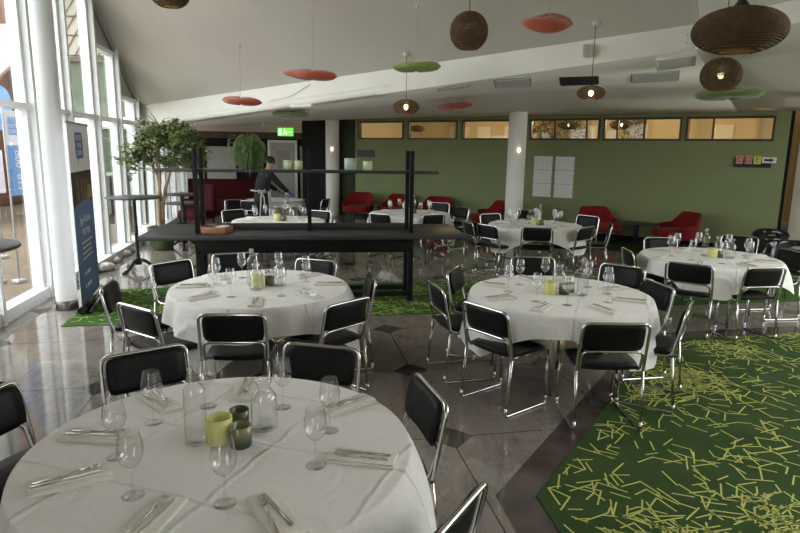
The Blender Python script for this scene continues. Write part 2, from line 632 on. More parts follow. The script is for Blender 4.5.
    def mesh(self, name, mats, weld=False):
        me = bpy.data.meshes.new(name)
        me.from_pydata(self.v, [], self.f)
        if isinstance(mats, str):
            mats = [mats]
        for k in mats:
            me.materials.append(MATS[k])
        me.polygons.foreach_set('use_smooth', self.s)
        me.polygons.foreach_set('material_index', self.mi)
        me.update()
        bm = bmesh.new()
        bm.from_mesh(me)
        if weld or getattr(self, 'weld', False):
            bmesh.ops.remove_doubles(bm, verts=bm.verts, dist=0.002)
        bmesh.ops.recalc_face_normals(bm, faces=bm.faces)
        bm.to_mesh(me)
        bm.free()
        return me

    def build(self, name, mats, parent=None, loc=None, rz=None):
        o = bpy.data.objects.new(name, self.mesh(name, mats))
        COL.objects.link(o)
        if parent is not None:
            o.parent = parent
        if loc is not None:
            o.location = loc
        if rz is not None:
            o.rotation_euler = (0, 0, rz)
        return o


def put(name, me, parent=None, loc=None, rz=None):
    o = bpy.data.objects.new(name, me)
    COL.objects.link(o)
    if parent is not None:
        o.parent = parent
    if loc is not None:
        o.location = loc
    if rz is not None:
        o.rotation_euler = (0, 0, rz)
    return o


def tag(o, label, cat, group=None, kind=None):
    o['label'] = label
    o['category'] = cat
    if group:
        o['group'] = group
    if kind:
        o['kind'] = kind
    return o


def thing(name, label, cat, loc=(0, 0, 0), rz=0.0, group=None):
    o = bpy.data.objects.new(name, None)
    COL.objects.link(o)
    o.empty_display_size = 0.1
    o.location = loc
    o.rotation_euler = (0, 0, rz)
    return tag(o, label, cat, group)


def struct(name, mb, mats, parent=None):
    o = mb.build(name, mats, parent)
    if parent is None:
        o['kind'] = 'structure'
    return o


def dup(root, loc, rz, label, group=None):
    r = root.copy()
    COL.objects.link(r)
    r.location = loc
    r.rotation_euler = (0, 0, rz)
    r['label'] = label
    if group:
        r['group'] = group
    for ch in list(root.children):
        c = ch.copy()
        COL.objects.link(c)
        c.parent = r
        for g in list(ch.children):
            d = g.copy()
            COL.objects.link(d)
            d.parent = c
    return r


def fillet(pts, rad, k=4):
    pts = [Vector(p) for p in pts]
    out = [pts[0]]
    for i in range(1, len(pts) - 1):
        a, b_, c = pts[i - 1], pts[i], pts[i + 1]
        d1, d2 = (a - b_), (c - b_)
        r = min(rad, d1.length * 0.49, d2.length * 0.49)
        p1, p2 = b_ + d1.normalized() * r, b_ + d2.normalized() * r
        for j in range(k + 1):
            t = j / k
            out.append(p1 * (1 - t) ** 2 + b_ * 2 * t * (1 - t) + p2 * t * t)
    out.append(pts[-1])
    return out


def text_mesh(body, size, extrude=0.002, align='CENTER'):
    cu = bpy.data.curves.new('lettering', 'FONT')
    cu.body = body
    cu.size = size
    cu.extrude = extrude
    cu.align_x = align
    cu.align_y = 'CENTER'
    o = bpy.data.objects.new('lettering', cu)
    COL.objects.link(o)
    dg = bpy.context.evaluated_depsgraph_get()
    me = bpy.data.meshes.new_from_object(o.evaluated_get(dg))
    bpy.data.objects.remove(o)
    return me


def text_into(mb, body, size, M, extrude=0.0015):
    me = text_mesh(body, size, extrude)
    mb.add([v.co.copy() for v in me.vertices], [tuple(p.vertices) for p in me.polygons], False, M)
    bpy.data.meshes.remove(me)


def frame_matrix(o, x, y, z):
    M = Matrix((Vector(x), Vector(y), Vector(z))).transposed().to_4x4()
    return Matrix.Translation(o) @ M


# ------------------------------------------------------------------ the building
# grid of the green wall: GA along it to the right, GB towards it
G0 = Vector((-1.26, 17.9, 0))
GA = Vector((0.8422, -0.5392, 0))
GB = Vector((0.5392, 0.8422, 0))


def gw(s, z=0.0, out=0.0):
    """a point of the green wall, s metres along, out metres into the room"""
    p = G0 + GA * s - GB * out
    return Vector((p.x, p.y, z))


mb = MB()
mb.prism([(-7.5, -4.0), (9.5, -4.0), (9.5, 16.5), (2.0, 22.5), (-9.5, 22.5), (-6.5, 17.0), (-4.57 - 0.167 * 5.35, 13.0), (-2.6, -4.0)], -0.12, 0.0)
struct('floor', mb, 'floor_stone')
mb = MB()
mb.prism([(-40, -20), (-2.2, -20), (-2.62, -4.0), (-5.45, 13.0), (-9.5, 24.0), (-9.5, 40), (-40, 40)], -0.16, -0.03)
struct('ground', mb, 'terrace_paving')

# green wall with its band of clerestory windows
Z_SILL, Z_HEAD, Z_CEIL = 2.21, 2.71, 2.80
wins = [(0.0, 1.55), (1.68, 3.2), (3.32, 4.85), (5.16, 6.84), (6.91, 8.55), (8.63, 10.25)]
S0, S1 = -1.0, 10.5


def wallbox(mb, s0, s1, z0, z1, o0, o1):
    a, b_, c, d = gw(s0, z0, o0), gw(s1, z0, o0), gw(s1, z0, o1), gw(s0, z0, o1)
    mb.prism([(p.x, p.y) for p in (a, b_, c, d)], z0, z1)


mb = MB()
wallbox(mb, S0, S1, -0.02, Z_SILL, 0, -0.18)
wallbox(mb, S0, S1, Z_HEAD, 3.2, 0, -0.18)
edges = [S0] + [x for w_ in wins for x in w_] + [S1]
for i in range(0, len(edges), 2):
    wallbox(mb, edges[i], edges[i + 1], Z_SILL, Z_HEAD, 0, -0.18)
struct('wall_back', mb, 'green_wall')
for i, (a, b_) in enumerate(wins):
    mb = MB()
    t = 0.045
    wallbox(mb, a, b_, Z_SILL, Z_SILL + t, 0.012, -0.10)
    wallbox(mb, a, b_, Z_HEAD - t, Z_HEAD, 0.012, -0.10)
    wallbox(mb, a, a + t, Z_SILL, Z_HEAD, 0.012, -0.10)
    wallbox(mb, b_ - t, b_, Z_SILL, Z_HEAD, 0.012, -0.10)
    for dv in {3: (5.78, 6.53), 4: (7.22, 7.79), 2: (), 5: (9.15,)}.get(i, ()):
        wallbox(mb, dv - 0.018, dv + 0.018, Z_SILL, Z_HEAD, 0.0, -0.08)
    fr = struct('window_%d' % (i + 1), mb, 'dark_wood')
    g = MB()
    wallbox(g, a + t, b_ - t, Z_SILL + t, Z_HEAD - t, -0.04, -0.046)
    g.build('pane', 'window_glass', fr)
mb = MB()
wallbox(mb, S0, S1, 0, 0.09, 0.012, 0)
struct('baseboard_back', mb, 'dark_wall')
# darker green strip and dark passage at the left end of the green wall
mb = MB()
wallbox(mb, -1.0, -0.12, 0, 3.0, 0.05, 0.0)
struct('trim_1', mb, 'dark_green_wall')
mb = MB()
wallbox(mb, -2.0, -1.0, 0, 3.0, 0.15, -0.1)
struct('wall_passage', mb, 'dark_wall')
# timber door reveal at the right end
mb = MB()
wallbox(mb, 10.5, 10.56, 0, 3.1, 0.0, -0.2)
struct('trim_2', mb, 'dark_wall')
mb = MB()
wallbox(mb, 10.56, 12.2, 0, 3.1, -0.25, -0.35)
struct('door_1', mb, 'amber_wood')

# the lit room behind the clerestory
mb = MB()
wallbox(mb, -1.0, 13.0, 0.6, 3.6, -5.2, -5.4)
struct('wall_far_room', mb, 'room_cream')
mb = MB()
wallbox(mb, -1.0, 13.0, 3.35, 3.45, -0.2, -5.4)
struct('ceiling_far_room', mb, 'room_cream')
mb = MB()
wallbox(mb, -1.2, -1.0, 0.6, 3.6, -0.18, -5.4)
wallbox(mb, 13.0, 13.2, 0.6, 3.6, -0.18, -5.4)
struct('wall_far_room_ends', mb, 'room_cream')
mb = MB()
wallbox(mb, -1.0, 13.0, 0.5, 0.6, -0.18, -5.4)
struct('floor_far_room', mb, 'ceiling_brown')
for k, s in enumerate((0.2, 1.3, 2.3, 3.4, 4.6, 8.6, 9.9, 11.2)):
    mb = MB()
    wallbox(mb, s, s + (0.5 if k % 2 else 0.75), 1.0, 2.75, -5.12, -5.2)
    o = mb.build('curtain', 'curtain_cream')
    tag(o, '%s pale curtain in the lit room behind the high windows' % ('first', 'second', 'third', 'fourth', 'fifth', 'sixth', 'seventh', 'eighth')[k] + ', counted from the left', 'curtain', 'curtains behind the clerestory')
for k, s in enumerate((1.0, 3.0, 7.9, 10.5)):
    mb = MB()
    wallbox(mb, s, s + 0.22, 0.6, 3.35, -4.0, -4.2)
    struct('trim_%d' % (k + 10), mb, 'ceiling_brown')
mb = MB()
for k in range(2200):
    s = random.choice((random.uniform(3.2, 5.2), random.uniform(3.2, 5.2), random.uniform(6.2, 6.8)))
    p = gw(s, random.uniform(1.2, 3.2), random.uniform(-5.0, -4.6))
    a = random.uniform(0, 6.28)
    d1 = Vector((math.cos(a), math.sin(a), random.uniform(-1, 1))) * 0.055
    d2 = Vector((-math.sin(a), math.cos(a), random.uniform(-1, 1))) * 0.03
    mb.add([p - d1, p + d2, p + d1, p - d2], [(0, 1, 2, 3)], False)
o = mb.build('foliage', 'autumn_leaves')
tag(o, 'autumn coloured foliage seen through the high window right of the column', 'foliage')

# upper sloped ceiling and the white beam below it
BZ0, BZ1, BT = 2.295, 3.115, 10.45
BEAM0 = Vector((-5.461, 12.972, 0))


def beam_pt(t, z):
    p = BEAM0 + GA * t
    return Vector((p.x, p.y, z))


def ceil_z(x, y):
    return min(5.2, 9.065 - 0.3256 * x - 0.625 * y)


def beam_bottom(t):
    return BZ0 + (BZ1 - BZ0) * t / BT


TT = [-0.35, 0, 2, 4, 6, 8, BT]
mb = MB()
for i in range(len(TT) - 1):
    a, b_ = TT[i], TT[i + 1]
    pa0, pb0 = beam_pt(a, beam_bottom(a)), beam_pt(b_, beam_bottom(b_))
    pa1, pb1 = beam_pt(a, 0), beam_pt(b_, 0)
    pa1.z, pb1.z = ceil_z(pa1.x, pa1.y) + 0.02, ceil_z(pb1.x, pb1.y) + 0.02
    mb.solid([pa0, pb0, pb1, pa1], GB * 0.25)
R0 = beam_pt(BT, beam_bottom(BT))
R1 = beam_pt(BT, 0)
R1.z = ceil_z(R1.x, R1.y) + 0.02
dR = Vector((0.72, -0.69, 0)).normalized()
E0, E1 = atY(808, 20, 5.6), atY(800, -4, 5.6)
E1 = E0.lerp(E1, 0.0) + Vector((0, 0, E1.z - E0.z))
mb.solid([R0, E0, E1, R1], GB * 0.25)
struct('beam', mb, 'beam_paint')
# lower ceiling: from the beam's lower edge to the head of the green wall
mb = MB()
mb.weld = True
low = []
for t_ in TT:
    p = beam_pt(t_, beam_bottom(t_))
    q = p + GB * 11
    # distance to the green wall along GB
    dd = (G0 - p).dot(GB)
    q = p + GB * (dd + 0.1)
    q.z = 2.79
    low.append((p, q))
for i in range(len(low) - 1):
    (p0, q0), (p1, q1) = low[i], low[i + 1]
    for k in range(4):
        u0, u1 = k / 4, (k + 1) / 4
        mb.add([p0.lerp(q0, u0), p1.lerp(p1 * 0 + q1, u0), p1.lerp(q1, u1), p0.lerp(q0, u1)], [(0, 1, 2, 3)], True)
p, q = low[-1]
q2 = q + GA * 7
for a_ in range(6):
    for b_ in range(6):
        f_ = lambda u, v: p.lerp(E0 + (E0 - p) * 0.8, u).lerp(q.lerp(q2, u), v)
        mb.add([f_(a_ / 6, b_ / 6), f_((a_ + 1) / 6, b_ / 6), f_((a_ + 1) / 6, (b_ + 1) / 6), f_(a_ / 6, (b_ + 1) / 6)], [(0, 1, 2, 3)], True)
l0, lq = low[0]
mb.add([l0, lq, lq + GB * 6, l0 + Vector((-6, 4, 0.2))], [(0, 1, 2, 3)], True)
o = struct('ceiling_low', mb, 'beam_paint')
mod = o.modifiers.new('solid', 'SOLIDIFY')
mod.thickness = 0.12
mod.offset = 1.0 if sum(f.normal.z * f.area for f in o.data.polygons) > 0 else -1.0
# upper ceiling
mb = MB()
mb.weld = True
NX = 14


def up_row(f, t1):
    # the row starts on the window wall
    o = BEAM0 - GB * f
    # o + GA t on the wall line W0 + WD k
    det = GA.x * -WD.y + WD.x * GA.y
    dx, dy = W0.x - 0.13 - o.x, W0.y - o.y
    t0 = (dx * -WD.y + WD.x * dy) / det
    row = []
    for i in range(NX + 1):
        p = o + GA * (t0 + (t1 - t0) * i / NX)
        q = p + GB * max(0.0, f - 2.7)
        p.z = 9.065 - 0.3256 * q.x - 0.625 * q.y
        row.append(p)
    return row


rows = [up_row(f, BT + max(0, f - 2.7) * 0.25) for f in (0, 1, 2, 2.7, 4.5, 7, 10, 13, 16)]
for r in range(len(rows) - 1):
    for i in range(NX):
        mb.add([rows[r][i], rows[r][i + 1], rows[r + 1][i + 1], rows[r + 1][i]], [(0, 1, 2, 3)], False)
ends = [r[-1] for r in rows[3:]]
mb.add([R1, E1, rows[3][-1]], [(0, 1, 2)], False)
e_ = E1
for k in range(len(ends) - 1):
    e2 = E1 + Vector((0.6, -1.6, 0.45)) * (k + 1)
    mb.add([e_, e2, ends[k + 1], ends[k]], [(0, 1, 2, 3)], False)
    e_ = e2
o = struct('ceiling_high', mb, 'ceiling_paint')
mod = o.modifiers.new('solid', 'SOLIDIFY')
mod.thickness = 0.1
mod.offset = 1.0 if sum(f.normal.z * f.area for f in o.data.polygons) > 0 else -1.0

# side and rear walls outside the frame
mb = MB()
mb.box((9.6, 6, 0.35), (0.2, 21, 0.7))
mb.box((9.6, 6, 4.9), (0.2, 21, 2.8))
mb.box((9.6, -1.4, 2.1), (0.2, 6, 2.8))
mb.box((9.6, 14.2, 2.1), (0.2, 4.6, 2.8))
struct('wall_right', mb, 'side_wall')
for k, (y0, y1) in enumerate(((1.6, 5.0), (5.1, 8.5), (8.6, 11.9))):
    mb = MB()
    for c_, s_ in (((9.6, y0 + 0.03, 2.1), (0.12, 0.06, 2.8)), ((9.6, y1 - 0.03, 2.1), (0.12, 0.06, 2.8)), ((9.6, (y0 + y1) / 2, 0.73), (0.12, y1 - y0, 0.06)), ((9.6, (y0 + y1) / 2, 3.47), (0.12, y1 - y0, 0.06))):
        mb.box(c_, s_)
    fr = struct('window_%d' % (50 + k), mb, 'white_metal')
    g = MB()
    g.box((9.6, (y0 + y1) / 2, 2.1), (0.006, y1 - y0 - 0.12, 2.68))
    g.build('pane', 'window_glass', fr)
mb = MB()
mb.box((4.0, -4.1, 3), (11.4, 0.2, 6.4))
struct('wall_behind', mb, 'side_wall')
mb = MB()
mb.prism([(9.7, -14), (40, -14), (40, 40), (9.7, 40)], -0.16, -0.03)
struct('ground_right', mb, principled('bounce_pale', (0.55, 0.52, 0.47), 0.8).name)  # unseen ground, made pale to bounce daylight up onto the ceiling

# rear left: beige wall above partitions
EX = Vector((0.985, 0.17, 0)).normalized()
EY = Vector((-EX.y, EX.x, 0))
RB = Vector((-8.2, 19.4, 0))


def rb(s, o=0.0, z=0.0):
    p = RB + EX * s - EY * o
    return Vector((p.x, p.y, z))


def rbox_wall(mb, s0, s1, z0, z1, o0, o1):
    pp = [rb(s0, o0), rb(s1, o0), rb(s1, o1), rb(s0, o1)]
    mb.prism([(p.x, p.y) for p in pp], z0, z1)


mb = MB()
rbox_wall(mb, 0, 6.2, 2.42, 3.3, 0, -0.2)
struct('wall_rear', mb, 'beige_wall')
mb = MB()
rbox_wall(mb, 0, 6.2, 2.22, 2.42, 0.03, -0.2)
struct('trim_3', mb, 'dark_wood')
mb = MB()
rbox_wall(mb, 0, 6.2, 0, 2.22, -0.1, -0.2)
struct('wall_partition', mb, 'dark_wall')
for k, (s0, s1, z0, z1) in enumerate(((2.0, 2.9, 0.3, 1.95), (3.0, 3.45, 1.25, 2.0), (4.95, 5.2, 0.2, 2.0), (0.6, 1.9, 0.3, 2.0))):
    mb = MB()
    rbox_wall(mb, s0, s1, z0, z1, -0.06, -0.1)
    struct('trim_%d' % (30 + k), mb, 'pale_partition')
mb = MB()
rbox_wall(mb, 4.0, 4.78, 0, 2.10, -0.02, -0.09)
d2 = struct('door_2', mb, 'grey_door')
mb = MB()
for (a, b_, z0, z1) in ((3.92, 4.0, 0, 2.18), (4.78, 4.86, 0, 2.18), (3.92, 4.86, 2.10, 2.18)):
    rbox_wall(mb, a, b_, z0, z1, 0.01, -0.09)
mb.build('door_frame', 'white_metal', d2)
mb = MB()
rbox_wall(mb, 4.2, 4.6, 1.25, 1.85, 0.0, -0.03)
mb.build('door_panel', 'pale_partition', d2)

# window wall --------------------------------------------------------------------------
mb = MB()
YM = [-3.4 + 1.25 * i - 0.25 for i in range(8)]
YM = [6.35 - 1.25 * k for k in range(8, 0, -1)] + [6.35, 7.65, 8.9, 10.15, 11.4, 12.65, 13.9, 15.15, 16.4, 17.65]


def wbox(mb, y0, y1, z0, z1, i0, i1):
    a, b_, c, d = wallpt(y0, i0), wallpt(y1, i0), wallpt(y1, i1), wallpt(y0, i1)
    mb.prism([(p.x, p.y) for p in (a, b_, c, d)], z0, z1)


def wall_top(Y):
    p = wallpt(Y)
    return ceil_z(p.x, p.y) if Y < 13.1 else 2.62


ZT = 2.38
for i, Y in enumerate(YM):
    if Y < 3.7:
        continue
    mb = MB()
    zt = max(2.4, wall_top(Y + 0.03) + 0.02)
    wbox(mb, Y - 0.035, Y + 0.035, 0.0, zt, -0.10, 0.10)
    wbox(mb, Y - 0.05, Y + 0.05, 0.0, zt, -0.12, -0.06)
    struct('trim_%d' % (40 + i), mb, 'white_metal')
mb = MB()
wbox(mb, -3.9, 3.80, 0.0, 5.3, -0.10, 0.06)
struct('wall_left', mb, 'side_wall')  # out of view; solid instead of glazed, to cut daylight on the nearest table
for i in range(len(YM) - 1):
    if YM[i] < 3.7:
        continue
    y0, y1 = YM[i] + 0.035, YM[i + 1] - 0.035
    zt0, zt1 = wall_top(y0), wall_top(y1)
    zb = min(zt0, zt1) - 0.12        # flat head of the pane under the sloping roof
    mb = MB()
    t = 0.05
    wbox(mb, y0, y1, 0.0, 0.14, -0.10, 0.16 if y0 > 8 else 0.07)
    wbox(mb, y0, y1, ZT - 0.035, ZT + 0.035, -0.08, 0.06)
    wbox(mb, y0, y1, zb - 0.04, zb + 0.03, -0.08, 0.05)
    wbox(mb, y0, y0 + t, 0.14, zb, -0.07, 0.02)
    wbox(mb, y1 - t, y1, 0.14, zb, -0.07, 0.02)
    fr = struct('window_%d' % (20 + i), mb, 'white_metal')
    g = MB()
    wbox(g, y0 + t, y1 - t, 0.14, ZT - 0.035, -0.03, -0.024)
    g.build('pane', 'window_glass', fr)
    if zb > ZT + 0.2:
        g = MB()
        wbox(g, y0 + t, y1 - t, ZT + 0.035, zb - 0.04, -0.03, -0.024)
        g.build('pane', 'window_glass', fr)
    if max(zt0, zt1) - zb > 0.2:
        a, b_ = wallpt(y0, 0.0, zb + 0.03), wallpt(y1, 0.0, zb + 0.03)
        c, d = wallpt(y1, 0.0, max(zt1, zb + 0.05)), wallpt(y0, 0.0, max(zt0, zb + 0.05))
        g = MB()
        g.solid([a, b_, c, d], -WN * 0.05)
        g.build('infill_panel', 'vent_grey', fr)
# dark flashing where the roof meets the glazing
mb = MB()
pts_ = []
for Y in (9.0, 10.0, 11.0, 12.0, 13.0):
    p = wallpt(Y, 0.03)
    pts_.append(Vector((p.x, p.y, ceil_z(p.x, p.y) - 0.02)))
mb.tube(pts_, 0.045, 6)
struct('trim_70', mb, 'vent_grey')

# round columns
mb = MB()
mb.lathe([(0.117, 0.0), (0.117, 5.2)], 28)
o = mb.build('column', 'white_metal')
o.location = (-3.99, 7.10, 0)
tag(o, 'slim white round column in front of the glazing at the left', 'column')
mb = MB()
mb.lathe([(0.122, 0.001), (0.122, 0.11), (0.118, 0.115)], 28)
mb.build('base_ring', principled('ring_metal', (0.16, 0.14, 0.12), 0.3, 0.8).name, o)
for nm, (x, y), lab in (('column', (2.57, 13.9), 'thick pale column standing before the green wall beside the posted papers'),
                        ('column', (-2.02, 18.1), 'pale column at the left end of the green wall behind the black shelf')):
    mb = MB()
    mb.lathe([(0.20, 0.0), (0.20, 2.95)], 28)
    o = mb.build(nm, 'beam_paint')
    o.location = (x, y, 0)
    tag(o, lab, 'column')
    s = MB()
    s.rbox((0, -0.205, 0), (0.055, 0.08, 0.09), 0.015)
    sc1 = s.build('wall_sconce', 'lamp_glow')
    zs = 1.94 + (0.0)
    px = (517, 150) if x > 0 else (326, 149)
    p = atY(px[0], px[1], y - 0.2)
    a = math.atan2(p.x - x, -(y - 0.2 - y) * 1.0)
    sc1.location = (x + 0.01, y - 0.02, p.z)
    tag(sc1, 'small lit white lamp fixed on the column ' + ('beside the posted papers' if x > 0 else 'behind the black shelf'), 'wall lamp')
mb = MB()
mb.lathe([(0.33, 0.0), (0.33, 4.2)], 32)
p = at(787, 262, 0.5)
o = mb.build('column', 'beige_wall')
pp = atY(785, 238, 9.9)
o.location = (pp.x + 0.42, 9.9, 0)
tag(o, 'broad beige column at the right edge of the picture', 'column')

# ------------------------------------------------------------------ carpets
def carpet(name, poly, label, base, stick, density, inside_boxes, seed, ln=(0.06, 0.14), wd=0.0045, group=None, h=0.008):
    rnd = random.Random(seed)
    mb = MB()
    mb.prism(poly, 0.0, h)
    mb.cur = 1
    cx = [p[0] for p in poly]
    cy = [p[1] for p in poly]

    def inside(x, y):
        c = False
        for i in range(len(poly)):
            x1, y1 = poly[i][:2]
            x2, y2 = poly[i - 1][:2]
            if (y1 > y) != (y2 > y) and x < (x2 - x1) * (y - y1) / (y2 - y1) + x1:
                c = not c
        return c
    for (x0, y0, x1, y1) in inside_boxes:
        n = int((x1 - x0) * (y1 - y0) * density)
        clusters = [(rnd.uniform(x0, x1), rnd.uniform(y0, y1)) for _ in range(max(3, int((x1 - x0) * (y1 - y0) * 1.3)))]
        for _ in range(n):
            if rnd.random() < 0.55:
                c = rnd.choice(clusters)
                x, y = rnd.gauss(c[0], 0.17), rnd.gauss(c[1], 0.17)
            else:
                x, y = rnd.uniform(x0, x1), rnd.uniform(y0, y1)
            L = rnd.uniform(*ln)
            a = rnd.choice((0.35, 1.1, 2.0, 2.75)) + rnd.gauss(0, 0.28)
            for _k in range(rnd.choice((1, 1, 1, 2, 2))):
                dx, dy = math.cos(a) * L / 2, math.sin(a) * L / 2
                nx, ny = -math.sin(a) * wd, math.cos(a) * wd
                if inside(x + dx, y + dy) and inside(x - dx, y - dy):
                    mb.add([(x - dx - nx, y - dy - ny, h + 0.0006), (x + dx - nx, y + dy - ny, h + 0.0006), (x + dx + nx, y + dy + ny, h + 0.0006), (x - dx + nx, y - dy + ny, h + 0.0006)], [(0, 1, 2, 3)], False)
                x, y = x + dx, y + dy
                a += rnd.choice((-1, 1)) * rnd.uniform(0.5, 1.7)
                L = rnd.uniform(*ln)
                x, y = x + math.cos(a) * L / 2 * 0.9, y + math.sin(a) * L / 2 * 0.9
    o = mb.build(name, [base, stick])
    return tag(o, label, 'carpet', group)


C0 = Vector((0.80, 3.18, 0))
CE = C0 + GB * 3.55
big = [(C0.x, C0.y), (1.35, -0.5), (8.5, -0.5), (8.5, 7.4), (CE.x + 1.9, CE.y + 0.42), (CE.x, CE.y)]
carpet('carpet', big, 'large green carpet with yellow stick pattern at the lower right', 'carpet_green', 'carpet_stick', 150, [(0.7, 1.6, 5.8, 7.4)], 3, ln=(0.08, 0.19), wd=0.0048)
run = [(-3.66, 6.35), (7.2, 8.38), (6.9, 10.1), (-3.98, 8.1)]
carpet('carpet_runner', run, 'long green patterned carpet strip running under the black buffet table', 'runner_green', 'rug_stick', 95, [(-4.0, 6.3, 3.2, 9.3)], 4, wd=0.006)
sl = [gw(3.6, 0, 0.02), gw(10.4, 0, 0.02), gw(10.4, 0, 1.9), gw(3.6, 0, 1.9)]
mb = MB()
mb.prism([(p.x, p.y) for p in sl], 0.0, 0.006)
tag(mb.build('carpet_strip', 'carpet_dark'), 'dark green carpet strip along the foot of the green wall', 'carpet')
# dark stone border of the big carpet
mb = MB()
q0, q1 = C0 - GA * 0.0, CE
off = -GA * 0.20
dl = Vector((0.15, -0.99, 0))
pl = [C0, CE, CE + off, C0 + off - GB * 0.12, C0 + Vector((-0.20, -0.05, 0)) + dl * 2.2, C0 + dl * 2.2]
mb.prism([(p.x, p.y) for p in pl], -0.005, 0.0012)
struct('trim_80', mb, 'stone_dark')
mb = MB()
mb.prism([(CE.x - 0.1, CE.y + 0.0), (CE.x + 1.9, CE.y + 0.42), (CE.x + 1.85, CE.y + 0.65), (CE.x - 0.17, CE.y + 0.22)], -0.005, 0.0012)
struct('trim_81', mb, 'stone_dark')

# ------------------------------------------------------------------ tables and cloths
TD = {1: (-0.71, 2.319), 2: (-1.225, 5.233), 3: (1.384, 5.141), 4: (3.68, 7.163), 5: (2.25, 10.17), 6: (0.168, 11.75), 7: (-2.04, 10.19), 8: (-2.95, 14.35)}
TN = {1: 'the nearest round table', 2: 'the white table left of centre', 3: 'the white table right of centre', 4: 'the white table at far right',
      5: 'the white table below the posted papers', 6: 'the small distant table near the red armchairs', 7: 'the white table behind the black shelf', 8: 'the rearmost table beside the leaning server'}
R_T = 0.765
H_T = 0.735
tm = MB()
tm.lathe([(0.0, 0.705), (0.74, 0.705), (0.745, 0.712), (0.745, 0.728), (0.74, 0.732), (0.0, 0.732)], 40)
ME_TOP = tm.mesh('tabletop', 'dark_wood')
tl = MB()
tl.tube(fillet([(0.30, 0.12, 0.70), (0.46, 0.18, 0.62), (0.52, 0.20, 0.015)], 0.12), 0.014, 8)
ME_TLEG = tl.mesh('table_leg', 'chrome')


def cloth_mesh(seed, rot, side, r=R_T):
    rnd = random.Random(seed)
    mb = MB()
    n = 128
    rings = [0.0, 0.15, 0.3, 0.45, 0.58, 0.68, 0.74, r - 0.008]
    V = [(0, 0, 0.7375)]
    idx = []
    ph = [rnd.uniform(0, 6.28) for _ in range(4)]
    nf = rnd.choice((11, 12, 13))
    for rr_ in rings[1:]:
        row = []
        for k in range(n):
            a = 2 * PI * k / n
            row.append(len(V))
            V.append((rr_ * math.cos(a), rr_ * math.sin(a), 0.7375))
        idx.append(row)
    drops = [0.0, 0.012, 0.03, 0.07, 0.12, 0.18, 0.26, 0.36, 0.48, 0.62, 0.8, 1.0]
    for j, d in enumerate(drops):
        row = []
        for k in range(n):
            a = 2 * PI * k / n
            b_ = a - rot
            L = side / max(abs(math.cos(b_)), abs(math.sin(b_))) - r
            L = min(L, 0.12 if seed == 8 else 0.42 if seed in (3, 5) else 0.34 if seed == 4 else 0.52)
            t = d
            c4 = 0.5 - 0.5 * math.cos(4 * b_ + 0.0)       # 1 on the corners
            wv = 0.55 * math.sin(nf * a + ph[0]) + 0.35 * math.sin((nf + 5) * a + ph[1]) + 0.2 * math.sin(7 * a + ph[2])
            hang = L * t
            flare = 0.17 * (1 - math.exp(-hang * 4)) * (0.25 + 0.75 * c4)
            ru = r + 0.006 * math.sin(min(1, hang / 0.03) * PI / 2) + flare + wv * 0.15 * hang ** 0.8 * (0.8 - 0.25 * c4)
            z = 0.7375 - hang * (0.985 - 0.05 * c4) if j > 1 else 0.7375 - (0.0, 0.006)[j]
            row.append(len(V))
            V.append((ru * math.cos(a), ru * math.sin(a), max(0.02, z)))
        idx.append(row)
    Fc = []
    for k in range(n):
        Fc.append((0, idx[0][k], idx[0][(k + 1) % n]))
    for i in range(len(idx) - 1):
        for k in range(n):
            k2 = (k + 1) % n
            Fc.append((idx[i][k], idx[i + 1][k], idx[i + 1][k2], idx[i][k2]))
    mb.add(V, Fc, True)
    return mb.mesh('tablecloth', 'white_cloth')


CROT = {1: 0.5, 2: 0.52, 3: 1.31, 4: 0.35, 5: 1.48, 6: 0.3, 7: 0.4, 8: 0.2}
CSIDE = {1: 1.16, 2: 0.99, 3: 0.94, 4: 0.93, 5: 0.94, 6: 1.0, 7: 1.0, 8: 0.98}
for k, (x, y) in TD.items():
    small = k == 8
    t = thing('round_table', 'round folding table under the white cloth, being ' + TN[k], 'table', (x, y, 0), 0.3 * k, 'round banquet tables')
    if small:
        t.scale = (0.86, 0.86, 1)
    put('tabletop', ME_TOP, t)
    for q in range(4):
        put('leg', ME_TLEG, t, None, q * PI / 2)
    c = put('tablecloth', cloth_mesh(k, CROT[k], CSIDE[k] * (0.86 if small else 1), R_T * (0.86 if small else 1)), None, (x, y, 0))
    tag(c, 'white tablecloth draped with hanging corners over ' + TN[k], 'tablecloth', 'white tablecloths')

# ------------------------------------------------------------------ chrome sled chairs
HX = 0.235
RT = 0.0115


